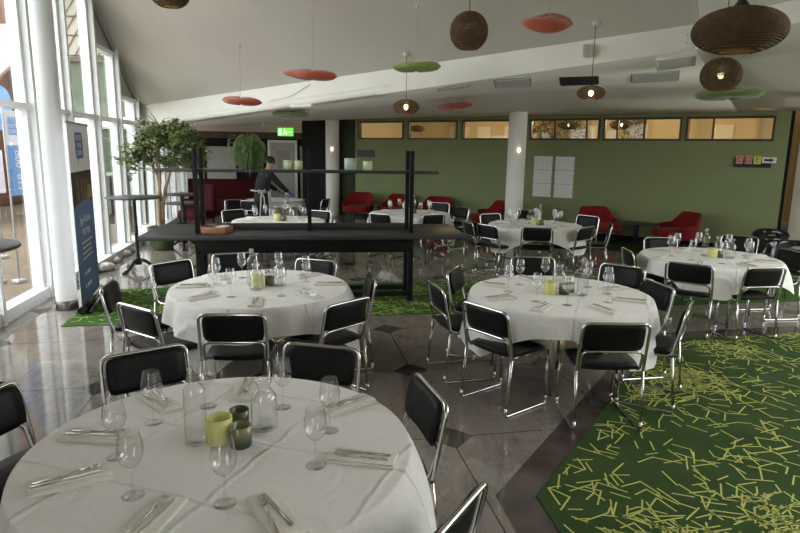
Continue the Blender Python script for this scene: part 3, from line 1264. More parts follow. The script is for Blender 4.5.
def chair_meshes():
    M_ = {}
    s = MB()
    bm = bmesh.new()
    bmesh.ops.create_cube(bm, size=1.0)
    bmesh.ops.subdivide_edges(bm, edges=bm.edges[:], cuts=5, use_grid_fill=True)
    for v in bm.verts:
        x, y, z = v.co * 2
        ux = x * math.sqrt(max(0, 1 - 0.16 * y * y))
        uy = y * math.sqrt(max(0, 1 - 0.16 * x * x))
        e_ = (1 - 0.30 * abs(x) ** 6) * (1 - 0.30 * abs(y) ** 6)
        zz = z * e_ * 0.022
        zz += -0.012 * max(0, uy - 0.55) / 0.45 if z > 0 else 0
        v.co = Vector((ux * 0.222, uy * 0.22 + 0.0, zz + 0.463))
    bm.verts.index_update()
    s.add([v.co.copy() for v in bm.verts], [tuple(v.index for v in f.verts) for f in bm.faces], True)
    bm.free()
    M_['seat'] = s.mesh('seat', 'black_leather')
    b_ = MB()
    bm = bmesh.new()
    bmesh.ops.create_cube(bm, size=1.0)
    bmesh.ops.subdivide_edges(bm, edges=bm.edges[:], cuts=6, use_grid_fill=True)
    for v in bm.verts:
        x, y, z = v.co * 2
        ux = x * math.sqrt(max(0, 1 - 0.12 * z ** 4))
        uz = z * math.sqrt(max(0, 1 - 0.16 * x ** 4))
        th = 0.017 * (1 - 0.35 * abs(x) ** 6) * (1 - 0.35 * abs(z) ** 6)
        yy = y * th - 0.018 * (1 - ux * ux)
        zz = 0.695 + uz * 0.101
        v.co = Vector((ux * 0.212, -0.238 + yy - 0.19 * (zz - 0.688), zz))
    bm.verts.index_update()
    b_.add([v.co.copy() for v in bm.verts], [tuple(v.index for v in f.verts) for f in bm.faces], True)
    bm.free()
    M_['backrest'] = b_.mesh('backrest', 'black_leather')
    f = MB()
    f.tube(fillet([(HX, -0.212, 0.44), (HX, -0.222, 0.50), (HX - 0.004, -0.282, 0.80), (-HX + 0.004, -0.282, 0.80), (-HX, -0.222, 0.50), (-HX, -0.212, 0.44)], 0.055, 5), RT, 8)
    M_['back_frame'] = f.mesh('back_frame', 'chrome')
    f = MB()
    q = 0.212
    f.tube(fillet([(q, 0.20, 0.437), (q, -0.20, 0.437), (q, -0.252, 0.592), (-q, -0.252, 0.592), (-q, -0.20, 0.437), (-q, 0.20, 0.437)], 0.05, 5), RT * 0.9, 8)
    f.tube([(-HX, 0.19, 0.43), (HX, 0.19, 0.43)], RT * 0.8, 6)
    M_['seat_frame'] = f.mesh('seat_frame', 'chrome')
    for i, sx1 in enumerate((-1, 1)):
        x = sx1 * HX
        f = MB()
        f.tube([(x, 0.195, 0.44), (x, 0.20, 0.07)], RT, 8)
        M_['front_leg%d' % i] = f.mesh('front_leg', 'chrome')
        f = MB()
        f.tube([(x, -0.252, 0.07), (x, -0.212, 0.44)], RT, 8)
        M_['rear_leg%d' % i] = f.mesh('rear_leg', 'chrome')
        f = MB()
        f.tube(fillet([(x, 0.20, 0.075), (x, 0.205, RT), (x, -0.262, RT), (x, -0.252, 0.075)], 0.05, 5), RT, 8)
        M_['runner%d' % i] = f.mesh('runner', 'chrome')
    return M_


CM = chair_meshes()
chair0 = None
RMIN = 0.88


def chair(backpx, k, pos, turn=0.0, z=0.69, label=None, spot=None):
    """a chair whose backrest centre stands at the given spot, facing table k"""
    global chair0
    p = at(backpx[0], backpx[1], z)
    c = Vector((*TD[k], 0))
    d = (c - Vector((p.x, p.y, 0))).normalized()
    a = math.atan2(d.y, d.x) + turn
    d = Vector((math.cos(a), math.sin(a), 0))
    rr_ = max((c - Vector((p.x, p.y, 0))).length, RMIN)
    u_ = (Vector((p.x, p.y, 0)) - c).normalized()
    p = c + u_ * rr_
    o = Vector((p.x, p.y, 0)) + d * 0.25
    if spot:
        o, a = Vector((spot[0], spot[1], 0)), math.radians(spot[2])
    lab = label or 'black chrome framed chair, %s side of %s' % (pos, TN[k])
    rz = a - PI / 2
    if chair0 is None:
        chair0 = thing('dining_chair', lab, 'chair', o, rz, 'black chrome framed dining chairs')
        for nm in ('seat', 'backrest', 'back_frame', 'seat_frame'):
            put(nm, CM[nm], chair0)
        for i in (0, 1):
            put('leg', CM['front_leg%d' % i], chair0)
            put('leg', CM['rear_leg%d' % i], chair0)
            put('runner', CM['runner%d' % i], chair0)
        return chair0
    return dup(chair0, o, rz, lab)


chair((-18, 422), 1, 'left')
chair((147, 371), 1, 'far left')
chair((320, 366), 1, 'far right')
chair((424, 410), 1, 'right', -0.22)
chair((449, 540), 1, 'near right')
chair((112, 297), 2, 'left')
chair((140, 321), 2, 'near left')
chair((233, 329), 2, 'near')
chair((346, 315), 2, 'near right')
chair((369, 289), 2, 'right')
chair((315, 271), 2, 'far right')
chair((235, 264), 2, 'far')
chair((173, 273), 2, 'far left')
chair((444, 300), 3, 'left', spot=(0.575, 5.17, 15))
chair((456, 281), 3, 'far left', 0.33)
chair((484, 320), 3, 'near left', spot=(0.85, 4.56, 38))
chair((614, 337), 3, 'near', spot=(1.475, 4.274, 91))
chair((684, 327), 3, 'near right', spot=(1.98, 4.67, 150))
chair((655, 296), 3, 'right')
chair((621, 277), 3, 'far right')
chair((533, 268), 3, 'far')
chair((689, 274), 4, 'near left')
chair((764, 278), 4, 'near', spot=(3.72, 6.44, 100))
chair((790, 260), 4, 'right')
chair((629, 259), 4, 'left')
chair((661, 246), 4, 'far left')
chair((739, 244), 4, 'far')
chair((488, 232), 5, 'near left')
chair((469, 229), 5, 'left')
chair((537, 235), 5, 'near')
chair((585, 234), 5, 'near right')
chair((609, 231), 5, 'right')
chair((587, 222), 5, 'far right')
chair((491, 220), 5, 'far left')
chair((528, 216), 5, 'far')
chair((431, 220), 6, 'near right')
chair((380, 220), 6, 'near left')
chair((461, 213), 6, 'right')
chair((439, 208), 6, 'far right')
chair((320, 217), 7, 'right')
chair((334, 224), 7, 'near right')
chair((234, 216), 7, 'left')
chair((236, 205), 7, 'far left')
chair((251, 206), 8, 'near left')
chair((325, 204), 8, 'right')

# ------------------------------------------------------------------ place settings
def napkin_meshes():
    b_ = MB()
    b_.rbox((0, 0, 0.004), (0.275, 0.115, 0.008), 0.003)
    b_.rbox((0, -0.004, 0.0105), (0.272, 0.105, 0.006), 0.0028)
    b_.rbox((0.0, 0.012, 0.0155), (0.268, 0.078, 0.005), 0.0022)
    fl = b_.mesh('napkin', 'napkin_cloth')
    k = MB()
    # knife along x: handle then blade
    k.rbox((-0.065, 0, 0.0035), (0.10, 0.011, 0.006), 0.0028)
    V = []
    for (x, y0, y1) in ((-0.016, -0.004, 0.004), (0.0, -0.006, 0.007), (0.05, -0.007, 0.010), (0.09, -0.006, 0.009), (0.112, -0.003, 0.001)):
        V += [(x, y0, 0.002), (x, y1, 0.0024), (x, y1, 0.0036), (x, y0, 0.0044)]
    Fc = []
    for i in range(4):
        for q in range(4):
            q2 = (q + 1) % 4
            Fc.append((i * 4 + q, i * 4 + 4 + q, i * 4 + 4 + q2, i * 4 + q2))
    Fc += [(0, 1, 2, 3), (19, 18, 17, 16)]
    k.add(V, Fc, False)
    kn = k.mesh('table_knife', 'steel')
    f = MB()
    f.rbox((-0.075, 0, 0.003), (0.085, 0.012, 0.004), 0.0018)
    f.tube([(-0.035, 0, 0.003), (0.0, 0, 0.0045), (0.028, 0, 0.009), (0.042, 0, 0.0085)], 0.0035, 6)
    f.rbox((0.052, 0, 0.0075), (0.028, 0.022, 0.003), 0.0014)
    for q in range(4):
        y = -0.0093 + q * 0.0062
        f.tube([(0.064, y, 0.0074), (0.085, y, 0.0078), (0.105, y * 0.95, 0.0105)], 0.0019, 5)
    return fl, kn, f.mesh('table_fork', 'steel')


ME_NAP, ME_KNIFE, ME_FORK = napkin_meshes()


def glass_meshes():
    b_ = MB()
    b_.lathe([(0.004, 0.098), (0.018, 0.104), (0.032, 0.120), (0.0415, 0.142), (0.0425, 0.160), (0.038, 0.190), (0.0325, 0.222)], 22)
    s = MB()
    s.lathe([(0.0075, 0.004), (0.0045, 0.012), (0.0037, 0.04), (0.0037, 0.085), (0.006, 0.098), (0.0, 0.101)], 10)
    f = MB()
    f.lathe([(0.0, 0.0005), (0.037, 0.0005), (0.0375, 0.0022), (0.02, 0.0045), (0.0, 0.007)], 22)
    return b_.mesh('bowl', 'drink_glass'), s.mesh('stem', 'foot_glass'), f.mesh('foot', 'foot_glass')


G_B, G_S, G_F = glass_meshes()
glass0 = None


def wine_glass(x, y, label, group='stemmed wine glasses'):
    global glass0
    if glass0 is None:
        glass0 = thing('wine_glass', label, 'wine glass', (x, y, 0.7385), 0, group)
        glass0.scale = (1.06, 1.06, 1.08)
        put('bowl', G_B, glass0)
        put('stem', G_S, glass0)
        put('foot', G_F, glass0)
        return
    dup(glass0, (x, y, 0.7385), random.uniform(0, 6), label)


def bottle_meshes():
    r = {}
    b_ = MB()
    b_.lathe([(0.0, 0.006), (0.036, 0.004), (0.043, 0.010), (0.044, 0.03), (0.044, 0.222), (0.042, 0.238), (0.034, 0.252), (0.021, 0.262), (0.0175, 0.27), (0.0165, 0.308), (0.018, 0.31), (0.018, 0.325), (0.0165, 0.328)], 24)
    b_.lathe([(0.0, 0.020), (0.038, 0.017), (0.0425, 0.024)], 24)
    r['tall'] = b_.mesh('bottle_body', 'bottle_glass')
    b_ = MB()
    b_.lathe([(0.0, 0.006), (0.047, 0.003), (0.055, 0.010), (0.056, 0.03), (0.056, 0.135), (0.051, 0.158), (0.038, 0.176), (0.030, 0.184), (0.0285, 0.19), (0.0285, 0.212), (0.033, 0.216), (0.034, 0.228), (0.031, 0.231)], 24)
    b_.lathe([(0.0, 0.021), (0.05, 0.017), (0.0545, 0.025)], 24)
    r['carafe'] = b_.mesh('bottle_body', 'bottle_glass')
    n_ = MB()
    n_.lathe([(0.019, 0.308), (0.0205, 0.312), (0.0205, 0.326), (0.017, 0.331), (0.0145, 0.328)], 20)
    r['tall_lip'] = n_.mesh('lip', 'drink_glass')
    n_ = MB()
    n_.lathe([(0.030, 0.212), (0.036, 0.215), (0.037, 0.226), (0.031, 0.233), (0.027, 0.229)], 20)
    r['carafe_lip'] = n_.mesh('lip', 'drink_glass')
    return r


BOT = bottle_meshes()


def holder(r, h, mat):
    b_ = MB()
    b_.lathe([(0.0, 0.001), (r * 0.93, 0.001), (r, 0.006), (r, h - 0.002), (r - 0.003, h), (r - 0.006, h - 0.002), (r - 0.007, 0.012), (0.0, 0.010)], 28)
    return b_.mesh('candle_holder', mat)


HOLD = {'yellow': holder(0.054, 0.112, 'candle_yellow'), 'green': holder(0.043, 0.082, 'candle_green'), 'fade': holder(0.045, 0.092, 'candle_fade')}


def bottle(kind, x, y, label):
    t = thing('glass_bottle' if kind == 'tall' else 'glass_carafe', label, 'bottle' if kind == 'tall' else 'carafe', (x, y, 0.7385), 0, 'table water bottles')
    put('bottle_body', BOT[kind], t)
    put('lip', BOT[kind + '_lip'], t)
    return t


def candle(kind, x, y, label):
    t = thing('candle_holder', label, 'candle holder', (x, y, 0.7385), 0, 'glass candle holders')
    put('holder_cup', HOLD[kind], t)
    c = MB()
    c.lathe([(0.0, 0.012), (0.019, 0.012), (0.019, 0.026), (0.0, 0.026)], 14)
    put('tealight', MEC, t)
    return t


c_ = MB()
c_.lathe([(0.0, 0.013), (0.019, 0.013), (0.019, 0.028), (0.0, 0.027)], 14)
MEC = c_.mesh('tealight', 'white_plastic')

POSN = {'far': 90, 'far right': 45, 'right': 0, 'near right': -45, 'near': -90, 'near left': -135, 'left': 180, 'far left': 135}


def setting(k, pos, ang, r, cutlery=True, flip=False, tilt=0.0):
    cx, cy = TD[k]
    a = math.radians(ang)
    x, y = cx + r * math.cos(a), cy + r * math.sin(a)
    rz = a + PI + tilt      # the long side points at the middle of the table
    n = put('napkin', ME_NAP, None, (x, y, 0.7385), rz)
    tag(n, 'folded white napkin, %s setting of %s' % (pos, TN[k]), 'napkin', 'folded napkins')
    if cutlery:
        ux, uy = math.cos(rz), math.sin(rz)
        for nm, me, off, word in (('table_knife', ME_KNIFE, -0.014, 'knife'), ('table_fork', ME_FORK, 0.016, 'fork')):
            o = put(nm, me, None, (x - uy * off + ux * random.uniform(-0.01, 0.012), y + ux * off + uy * random.uniform(-0.01, 0.012), 0.7385 + 0.0182), rz + random.uniform(-0.1, 0.1))
            tag(o, 'steel %s, %s setting of %s' % (word, pos, TN[k]), word, 'steel cutlery')


T1S = {'near left': (212, 0.56, 241, 0.434), 'left': (175, 0.555, 196, 0.405), 'far left': (136, 0.60, 152, 0.416), 'far': (96, 0.575, 116, 0.418),
       'far right': (41, 0.62, 66, 0.413), 'right': (-10, 0.58, 19, 0.44), 'near right': (-58, 0.58, -21.4, 0.427), 'near': (-99, 0.54, -73.7, 0.438)}
for pos, (na, nr, ga, gr) in T1S.items():
    setting(1, pos, na, nr)
    g = math.radians(ga)
    wine_glass(TD[1][0] + gr * math.cos(g), TD[1][1] + gr * math.sin(g), 'stemmed wine glass, %s setting of %s' % (pos, TN[1]))
bottle('tall', -0.826, 2.325, 'tall clear glass bottle with narrow neck on the nearest round table')
bottle('carafe', -0.578, 2.47, 'clear wide glass carafe standing on the nearest round table')
candle('yellow', -0.736, 2.345, 'frosted yellow glass candle holder on the nearest round table')
candle('green', -0.692, 2.49, 'small dark green glass candle holder behind the others on the nearest table')
candle('fade', -0.640, 2.315, 'green candle holder fading to dark at its foot on the nearest table')

OFF = {2: 8, 3: 20, 4: 12, 5: 10, 6: 5, 7: 15}
for k in range(2, 8):
    for pos, a0 in POSN.items():
        ang = a0 + OFF[k] + random.uniform(-4, 4)
        setting(k, pos, ang, 0.585 + random.uniform(-0.02, 0.02), cutlery=k <= 5, tilt=random.uniform(-0.15, 0.15))
        g = math.radians(ang + 24 + random.uniform(-5, 5))
        gr = 0.425 + random.uniform(-0.02, 0.02)
        wine_glass(TD[k][0] + gr * math.cos(g), TD[k][1] + gr * math.sin(g), 'stemmed wine glass, %s setting of %s' % (pos, TN[k]))
    x, y = TD[k]
    d = {2: ((-0.075, 0.02), (0.16, 0.05), (-0.02, -0.02), (0.07, 0.05), None),
         3: ((0.17, -0.08), (0.02, 0.12), (-0.09, -0.02), (0.10, 0.06), (0.03, -0.03)),
         4: ((-0.03, 0.06), (0.16, 0.12), (0.02, -0.03), (0.10, -0.03), None)}.get(k, ((0.09, 0.06), (-0.07, 0.10), (-0.02, -0.02), (0.09, -0.06), None))
    bottle('tall', x + d[0][0], y + d[0][1], 'tall clear glass bottle in the middle of ' + TN[k])
    bottle('carafe', x + d[1][0], y + d[1][1], 'clear wide glass carafe in the middle of ' + TN[k])
    candle('yellow', x + d[2][0], y + d[2][1], 'frosted yellow candle holder in the middle of ' + TN[k])
    candle('green', x + d[3][0], y + d[3][1], 'dark green candle holder in the middle of ' + TN[k])
    if d[4]:
        candle('fade', x + d[4][0], y + d[4][1], 'fading green candle holder in the middle of ' + TN[k])
bottle('carafe', -0.0 + TD[4][0] + 0.20, TD[4][1] - 0.08, 'second glass carafe, in front of the other on the far right table')
bottle('carafe', TD[2][0] - 0.005, TD[2][1] - 0.14, 'clear carafe in front of the yellow holder on the table left of centre')
bottle('tall', TD[8][0] + 0.3, TD[8][1] - 0.1, 'tall clear glass bottle on the rearmost table beside the leaning server')
wine_glass(TD[8][0] - 0.3, TD[8][1] - 0.2, 'stemmed glass on the left part of the rearmost table beside the server')

# ------------------------------------------------------------------ black buffet table with its shelf rack
BA = math.radians(7.8)
bt = thing('buffet_table', 'long black buffet table with an overhead shelf rack in front of the rear tables', 'table', (-1.23, 7.88, 0), BA)
mb = MB()
mb.rbox((0.035, 0, 0.872), (3.94, 1.18, 0.056), 0.006)
mb.build('tabletop', 'table_black', bt)
for (a, b_) in ((-1.30, -0.33), (-1.30, 0.06), (1.33, -0.33), (1.33, 0.06)):
    mb = MB()
    mb.rbox((a, b_, 0.422), (0.065, 0.065, 0.844), 0.004)
    mb.build('leg', 'black_paint', bt)
for b_ in (-0.33, 0.06):
    mb = MB()
    mb.rbox((0.015, b_, 0.105), (2.63, 0.05, 0.06), 0.004)
    mb.build('stretcher', 'black_paint', bt)
mb = MB()
for b_ in (-0.365, 0.095):
    mb.rbox((0.015, b_, 0.75), (2.66, 0.025, 0.188), 0.003)
mb.build('apron', 'black_paint', bt)
for (a, b_) in ((-1.30, -0.33), (-1.30, 0.06), (0.05, -0.13), (1.33, -0.33), (1.33, 0.06)):
    mb = MB()
    mb.rbox((a, b_, 0.9 + 0.51), (0.05, 0.05, 1.03), 0.003)
    mb.build('post', 'black_paint', bt)
mb = MB()
mb.rbox((-0.05, -0.135, 1.655), (3.46, 0.30, 0.034), 0.004)
mb.build('shelf', 'table_black', bt)
mb = MB()
mb.rbox((0.0, 0.06, 0.94), (2.62, 0.03, 0.075), 0.003)
mb.build('back_rail', 'table_black', bt)


def on_buffet(px, v, z):
    """a point on the rack plane v (local depth) seen at image column px"""
    c, s_ = math.cos(BA), math.sin(BA)
    o = Vector((-1.23, 7.88, 0)) + Vector((-s_, c, 0)) * v
    ex = Vector((c, s_, 0))
    d = ray(px, 170)
    # solve o + ex*u = k*d (plan)
    det = ex.x * -d.y + d.x * ex.y
    u = (-o.x * -d.y + d.x * -o.y) / det
    p = o + ex * u
    return Vector((p.x, p.y, z))


SH = 1.6722
for px, dia, h, mat, lab in ((288, 0.118, 0.115, 'candle_pale', 'left of the pair of pale glass candle holders on the black shelf'),
                             (298.5, 0.105, 0.112, 'candle_pale', 'right of the pair of pale glass candle holders on the black shelf'),
                             (350.5, 0.155, 0.150, 'candle_grey', 'wider grey green glass candle holder right of the middle shelf post'),
                             (367.5, 0.125, 0.115, 'candle_pale', 'short pale candle holder at the right on the black shelf')):
    p = on_buffet(px, -0.135, SH)
    t = thing('candle_holder', lab, 'candle holder', p, 0, 'candle holders on the shelf')
    put('holder_cup', holder(dia / 2, h, mat), t)
    put('tealight', MEC, t)
p = on_buffet(214, -0.25, 0.9)
t = thing('wooden_box', 'reddish brown wooden box on the left part of the black buffet table', 'box', p, BA - 0.25)
mb = MB()
mb.rbox((0, 0, 0.006), (0.33, 0.26, 0.012), 0.003)
for c_, s_ in (((0, -0.125, 0.04), (0.33, 0.012, 0.075)), ((0, 0.125, 0.04), (0.33, 0.012, 0.075)), ((-0.159, 0, 0.04), (0.012, 0.24, 0.075)), ((0.159, 0, 0.04), (0.012, 0.24, 0.075)), ((0, 0, 0.04), (0.012, 0.24, 0.06))):
    mb.rbox(c_, s_, 0.002)
mb.build('box_body', 'box_wood', t)
mb = MB()
mb.rbox((0.07, 0.03, 0.045), (0.12, 0.20, 0.066), 0.01)
q = mb.build('paper_napkins', 'napkin_cloth')
q.location = p
q.rotation_euler = (0, 0, BA - 0.25)
tag(q, 'stack of white paper napkins standing in the wooden box', 'napkins')

# trailing plant on the shelf
p = on_buffet(249.5, -0.135, SH)
t = thing('trailing_plant', 'trailing green plant spilling over its pot on the black shelf', 'plant', p)
mb = MB()
mb.lathe([(0.0, 0.001), (0.10, 0.001), (0.135, 0.24), (0.138, 0.25), (0.125, 0.25), (0.12, 0.22), (0.0, 0.215)], 24)
mb.build('pot', 'pot_green', t)
mb = MB()
rnd = random.Random(5)
for k in range(430):
    a = rnd.uniform(0, 2 * PI)
    r0 = rnd.uniform(0.02, 0.11)
    r1 = rnd.uniform(0.10, 0.175)
    zt_ = 0.25 + 0.13 * (0.2 - r1) / 0.1 + rnd.uniform(0, 0.06)
    ze = rnd.uniform(0.01, 0.22)
    if rnd.random() < 0.05 and math.sin(a) < -0.3:
        r1, ze = 0.24, -rnd.uniform(0.02, 0.12)
    aa = a + rnd.uniform(-0.25, 0.25)
    P_ = []
    for j in range(9):
        u = j / 8
        if u < 0.35:
            v = u / 0.35
            r = r0 + (r1 - r0) * v
            z = 0.235 + (zt_ - 0.235) * math.sin(v * PI * 0.6) / math.sin(PI * 0.6) if v < 1 else zt_
        else:
            v = (u - 0.35) / 0.65
            r = r1 + 0.02 * math.sin(v * 3)
            z = zt_ * (1 - v) + ze * v
        ang = a + (aa - a) * u
        P_.append(Vector((r * math.cos(ang), r * math.sin(ang), z)))
    mb.tube(P_, 0.0022, 3, caps=False)
    for j in range(1, 9):
        for q in range(1 if j > 4 else 2):
            c = P_[j - 1].lerp(P_[j], rnd.random())
            b1 = rnd.uniform(0, 6.28)
            d1 = Vector((math.cos(b1), math.sin(b1), -0.9)) * 0.017
            d2 = Vector((-math.sin(b1), math.cos(b1), 0.1)) * 0.006
            mb.add([c, c + d1 * 0.5 + d2, c + d1, c + d1 * 0.5 - d2], [(0, 1, 2, 3)], False)
mb.build('foliage', 'leaf_light', t)

# ------------------------------------------------------------------ cast iron pedestal tables
def pedestal(name, loc, h, r, label, rz=0.0):
    t = thing(name, label, 'table', loc, rz, 'cast iron pedestal tables')
    mb = MB()
    mb.lathe([(0.0, h - 0.028), (r - 0.01, h - 0.028), (r, h - 0.02), (r, h - 0.006), (r - 0.006, h), (0.0, h)], 40)
    mb.build('tabletop', 'bistro_top', t)
    mb = MB()
    k = h / 1.165
    mb.lathe([(0.0, 0.10), (0.055, 0.10), (0.05, 0.17), (0.032, 0.21), (0.036, 0.25), (0.026, 0.28), (0.026, 0.55 * k), (0.036, 0.57 * k), (0.024, 0.60 * k), (0.036, 0.63 * k), (0.024, 0.66 * k), (0.036, 0.69 * k), (0.026, 0.72 * k), (0.026, h - 0.06), (0.06, h - 0.045), (0.06, h - 0.029), (0.0, h - 0.029)], 18)
    mb.build('pedestal', 'cast_iron', t)
    for q in range(3):
        mb = MB()
        a = q * 2 * PI / 3 + 0.3
        ca, sa = math.cos(a), math.sin(a)
        mb.tube([(0.03 * ca, 0.03 * sa, 0.17), (0.10 * ca, 0.10 * sa, 0.155), (0.19 * ca, 0.19 * sa, 0.085), (0.27 * ca, 0.27 * sa, 0.035), (0.33 * ca, 0.33 * sa, 0.03)], 0.028, 8, r_end=0.02)
        mb.rbox((0.335 * ca, 0.335 * sa, 0.018), (0.08, 0.06, 0.036), 0.012, rz=a)
        mb.build('foot', 'cast_iron', t)
    return t


pedestal('pedestal_table', (-4.13, 9.45, 0), 1.165, 0.41, 'tall black pedestal table standing in front of the potted tree')
pl = at(27, 248, 1.165)
pedestal('pedestal_table', (pl.x - 0.63, pl.y + 0.0, 0), 1.165, 0.50, 'tall dark pedestal table cut by the left picture edge')
p = at(185, 248, 0)
pedestal('pedestal_table', (p.x, p.y, 0), 1.05, 0.33, 'higher black pedestal table behind the potted tree', 0.5)
p = at(172, 244, 0)
pedestal('pedestal_table', (p.x - 0.1, p.y + 1.1, 0), 0.74, 0.40, 'lower black pedestal table behind the potted tree', 1.0)

# ------------------------------------------------------------------ potted tree by the windows
p = at(161, 250, 0)
TP = Vector((p.x, p.y + 0.1, 0))
t = thing('potted_tree', 'leafy potted fig tree beside the window wall behind the pedestal table', 'plant', TP)
mb = MB()
mb.lathe([(0.0, 0.001), (0.175, 0.001), (0.20, 0.05), (0.245, 0.28), (0.26, 0.40), (0.265, 0.42), (0.24, 0.42), (0.23, 0.37), (0.0, 0.365)], 32)
pot = mb.build('pot', 'pot_green', t)
mb = MB()
mb.lathe([(0.0, 0.375), (0.228, 0.372)], 24)
mb.build('soil', 'soil', pot)
mb = MB()
rnd = random.Random(11)
stems = [[(0.02, 0, 0.36), (0.04, 0, 0.7), (0.0, 0.02, 1.05), (-0.02, 0, 1.4), (-0.25, 0.05, 1.8), (-0.4, 0, 2.1)],
         [(-0.03, 0.03, 0.36), (0.03, 0.04, 0.8), (0.10, 0.03, 1.15), (0.22, 0, 1.45), (0.35, -0.05, 1.8), (0.5, 0, 2.1)],
         [(0.0, -0.03, 0.36), (-0.02, -0.03, 0.9), (0.03, -0.02, 1.3), (0.02, 0, 1.7), (0.05, 0.05, 2.3)]]
for s_ in stems:
    mb.tube(s_, 0.042, 8, r_end=0.014)
for k in range(26):
    b0 = Vector(rnd.choice(stems)[rnd.choice((3, 4, 5))] if False else stems[k % 3][3 + (k // 3) % 2])
    e_ = b0 + Vector((rnd.uniform(-0.6, 0.6), rnd.uniform(-0.5, 0.5), rnd.uniform(0.0, 0.5)))
    mb.tube([b0, b0.lerp(e_, 0.5) + Vector((0, 0, 0.06)), e_], 0.010, 5, r_end=0.004)
mb.build('trunk', 'bark', t)
mb = MB()
clumps = []
for k in range(66):
    a, ph_ = rnd.uniform(0, 2 * PI), math.acos(rnd.uniform(-0.75, 1))
    rr_ = rnd.uniform(0.45, 1.0)
    clumps.append((Vector((0.96 * rr_ * math.sin(ph_) * math.cos(a) + 0.12, 0.62 * rr_ * math.sin(ph_) * math.sin(a), 1.85 + 0.55 * rr_ * math.cos(ph_))), rnd.uniform(0.08, 0.19)))
clumps += [(Vector((-0.75, 0, 1.45)), 0.13), (Vector((-0.62, 0.1, 1.36)), 0.10), (Vector((-0.25, 0, 2.38)), 0.10), (Vector((0.35, 0, 2.4)), 0.10), (Vector((-0.85, 0, 2.0)), 0.07), (Vector((0.5, 0, 2.3)), 0.12)]
for c, r in clumps:
    for k in range(int(95 * (r / 0.16) ** 2)):
        d = Vector((rnd.gauss(0, 1), rnd.gauss(0, 1), rnd.gauss(0, 1))).normalized() * r * rnd.uniform(0.2, 1.0)
        q = c + d
        a = rnd.uniform(0, 6.28)
        L = rnd.uniform(0.06, 0.10)
        ax = Vector((math.cos(a), math.sin(a), rnd.uniform(-0.9, 0.3))).normalized()
        sd = ax.cross(Vector((rnd.uniform(-.4, .4), rnd.uniform(-.4, .4), 1))).normalized() * L * 0.36
        nn_ = ax.cross(sd).normalized() * L * 0.1
        mb.add([q, q + ax * L * 0.45 + sd + nn_, q + ax * L, q + ax * L * 0.45 - sd + nn_], [(0, 1, 2), (0, 2, 3)], False)
mb.build('foliage', 'leaf', t)
p = at(152, 250, 0)
wpot = atY(152, 235, TP.y + 0.55)
mb = MB()
mb.lathe([(0.0, 0.001), (0.10, 0.001), (0.13, 0.40), (0.115, 0.40), (0.11, 0.36), (0.0, 0.36)], 24)
o = mb.build('bucket', 'pot_white')
o.location = (wpot.x - 0.05, wpot.y, 0)
tag(o, 'plain white bucket behind the green pot of the tree', 'bucket')

# ------------------------------------------------------------------ roll-up banner
RB0, RB1 = at(82.5, 315.5), at(100.0, 292)
rx = (RB1 - RB0).normalized()
rn = Vector((rx.y, -rx.x, 0))
RWD = (RB1 - RB0).length
bn = thing('roll_up_banner', 'tall blue and white roll up banner standing before the windows', 'banner', RB0 + rx * RWD / 2, math.atan2(rx.y, rx.x))
# local: x along the banner, -y towards the room
mb = MB()
mb.tube([(-RWD / 2 - 0.02, 0.0, 0.06), (RWD / 2 + 0.02, 0.0, 0.06)], 0.045, 14)
mb.rbox((0, 0, 0.012), (RWD * 0.9, 0.16, 0.024), 0.006)
mb.build('cassette', 'black_gloss', bn)
ZB0, ZB1, ZPH0, ZPH1 = 0.10, 2.17, 1.25, 1.63
mb = MB()
mb.box((0, 0, (ZB0 + ZB1) / 2), (RWD, 0.006, ZB1 - ZB0))
sheet = mb.build('banner_sheet', 'banner_white', bn)
mb = MB()
mb.rbox((0, 0, ZB1 + 0.012), (RWD + 0.02, 0.025, 0.03), 0.006)
mb.build('top_rail', 'vent_grey', bn)
mb = MB()
n_ = 12
pol = [(-RWD / 2, ZB0)] + [(RWD / 2, ZB0)] + [(RWD / 2 - RWD * i / n_, ZPH0 + 0.05 * math.sin(i / n_ * PI * 0.9 + 0.3) - 0.02) for i in range(n_ + 1)]
mb.add([(x, -0.0042, z) for x, z in pol], [tuple(range(len(pol)))], False)
mb.build('blue_field', 'banner_blue', sheet)
mb = MB()
mb.add([(x, -0.0038, z) for x, z in ((-RWD / 2, ZPH0 - 0.02), (RWD / 2, ZPH0 - 0.02), (RWD / 2, ZPH1), (-RWD / 2, ZPH1))], [(0, 1, 2, 3)], False)
mb.cur = 1
mb.add([(x, -0.0041, z) for x, z in ((0.20, ZPH0 + 0.03), (RWD / 2, ZPH0 + 0.03), (RWD / 2, ZPH0 + 0.17), (0.33, ZPH0 + 0.22), (0.24, ZPH0 + 0.12))], [(0, 1, 2, 3, 4)], False)
mb.cur = 2
for x in (-0.28, -0.05, 0.12, 0.30):
    mb.add([(x + 0.045 * math.cos(a), -0.0042, ZPH1 - 0.13 + 0.06 * math.sin(a)) for a in [2 * PI * i / 10 for i in range(10)]], [tuple(range(10))], False)
    mb.add([(x - 0.05, -0.0041, ZPH0 + 0.03), (x + 0.05, -0.0041, ZPH0 + 0.03), (x + 0.035, -0.0041, ZPH1 - 0.19), (x - 0.035, -0.0041, ZPH1 - 0.19)], [(0, 1, 2, 3)], False)
mb.build('photo_print', ['photo_dark', 'photo_yellow', 'photo_skin'], sheet)


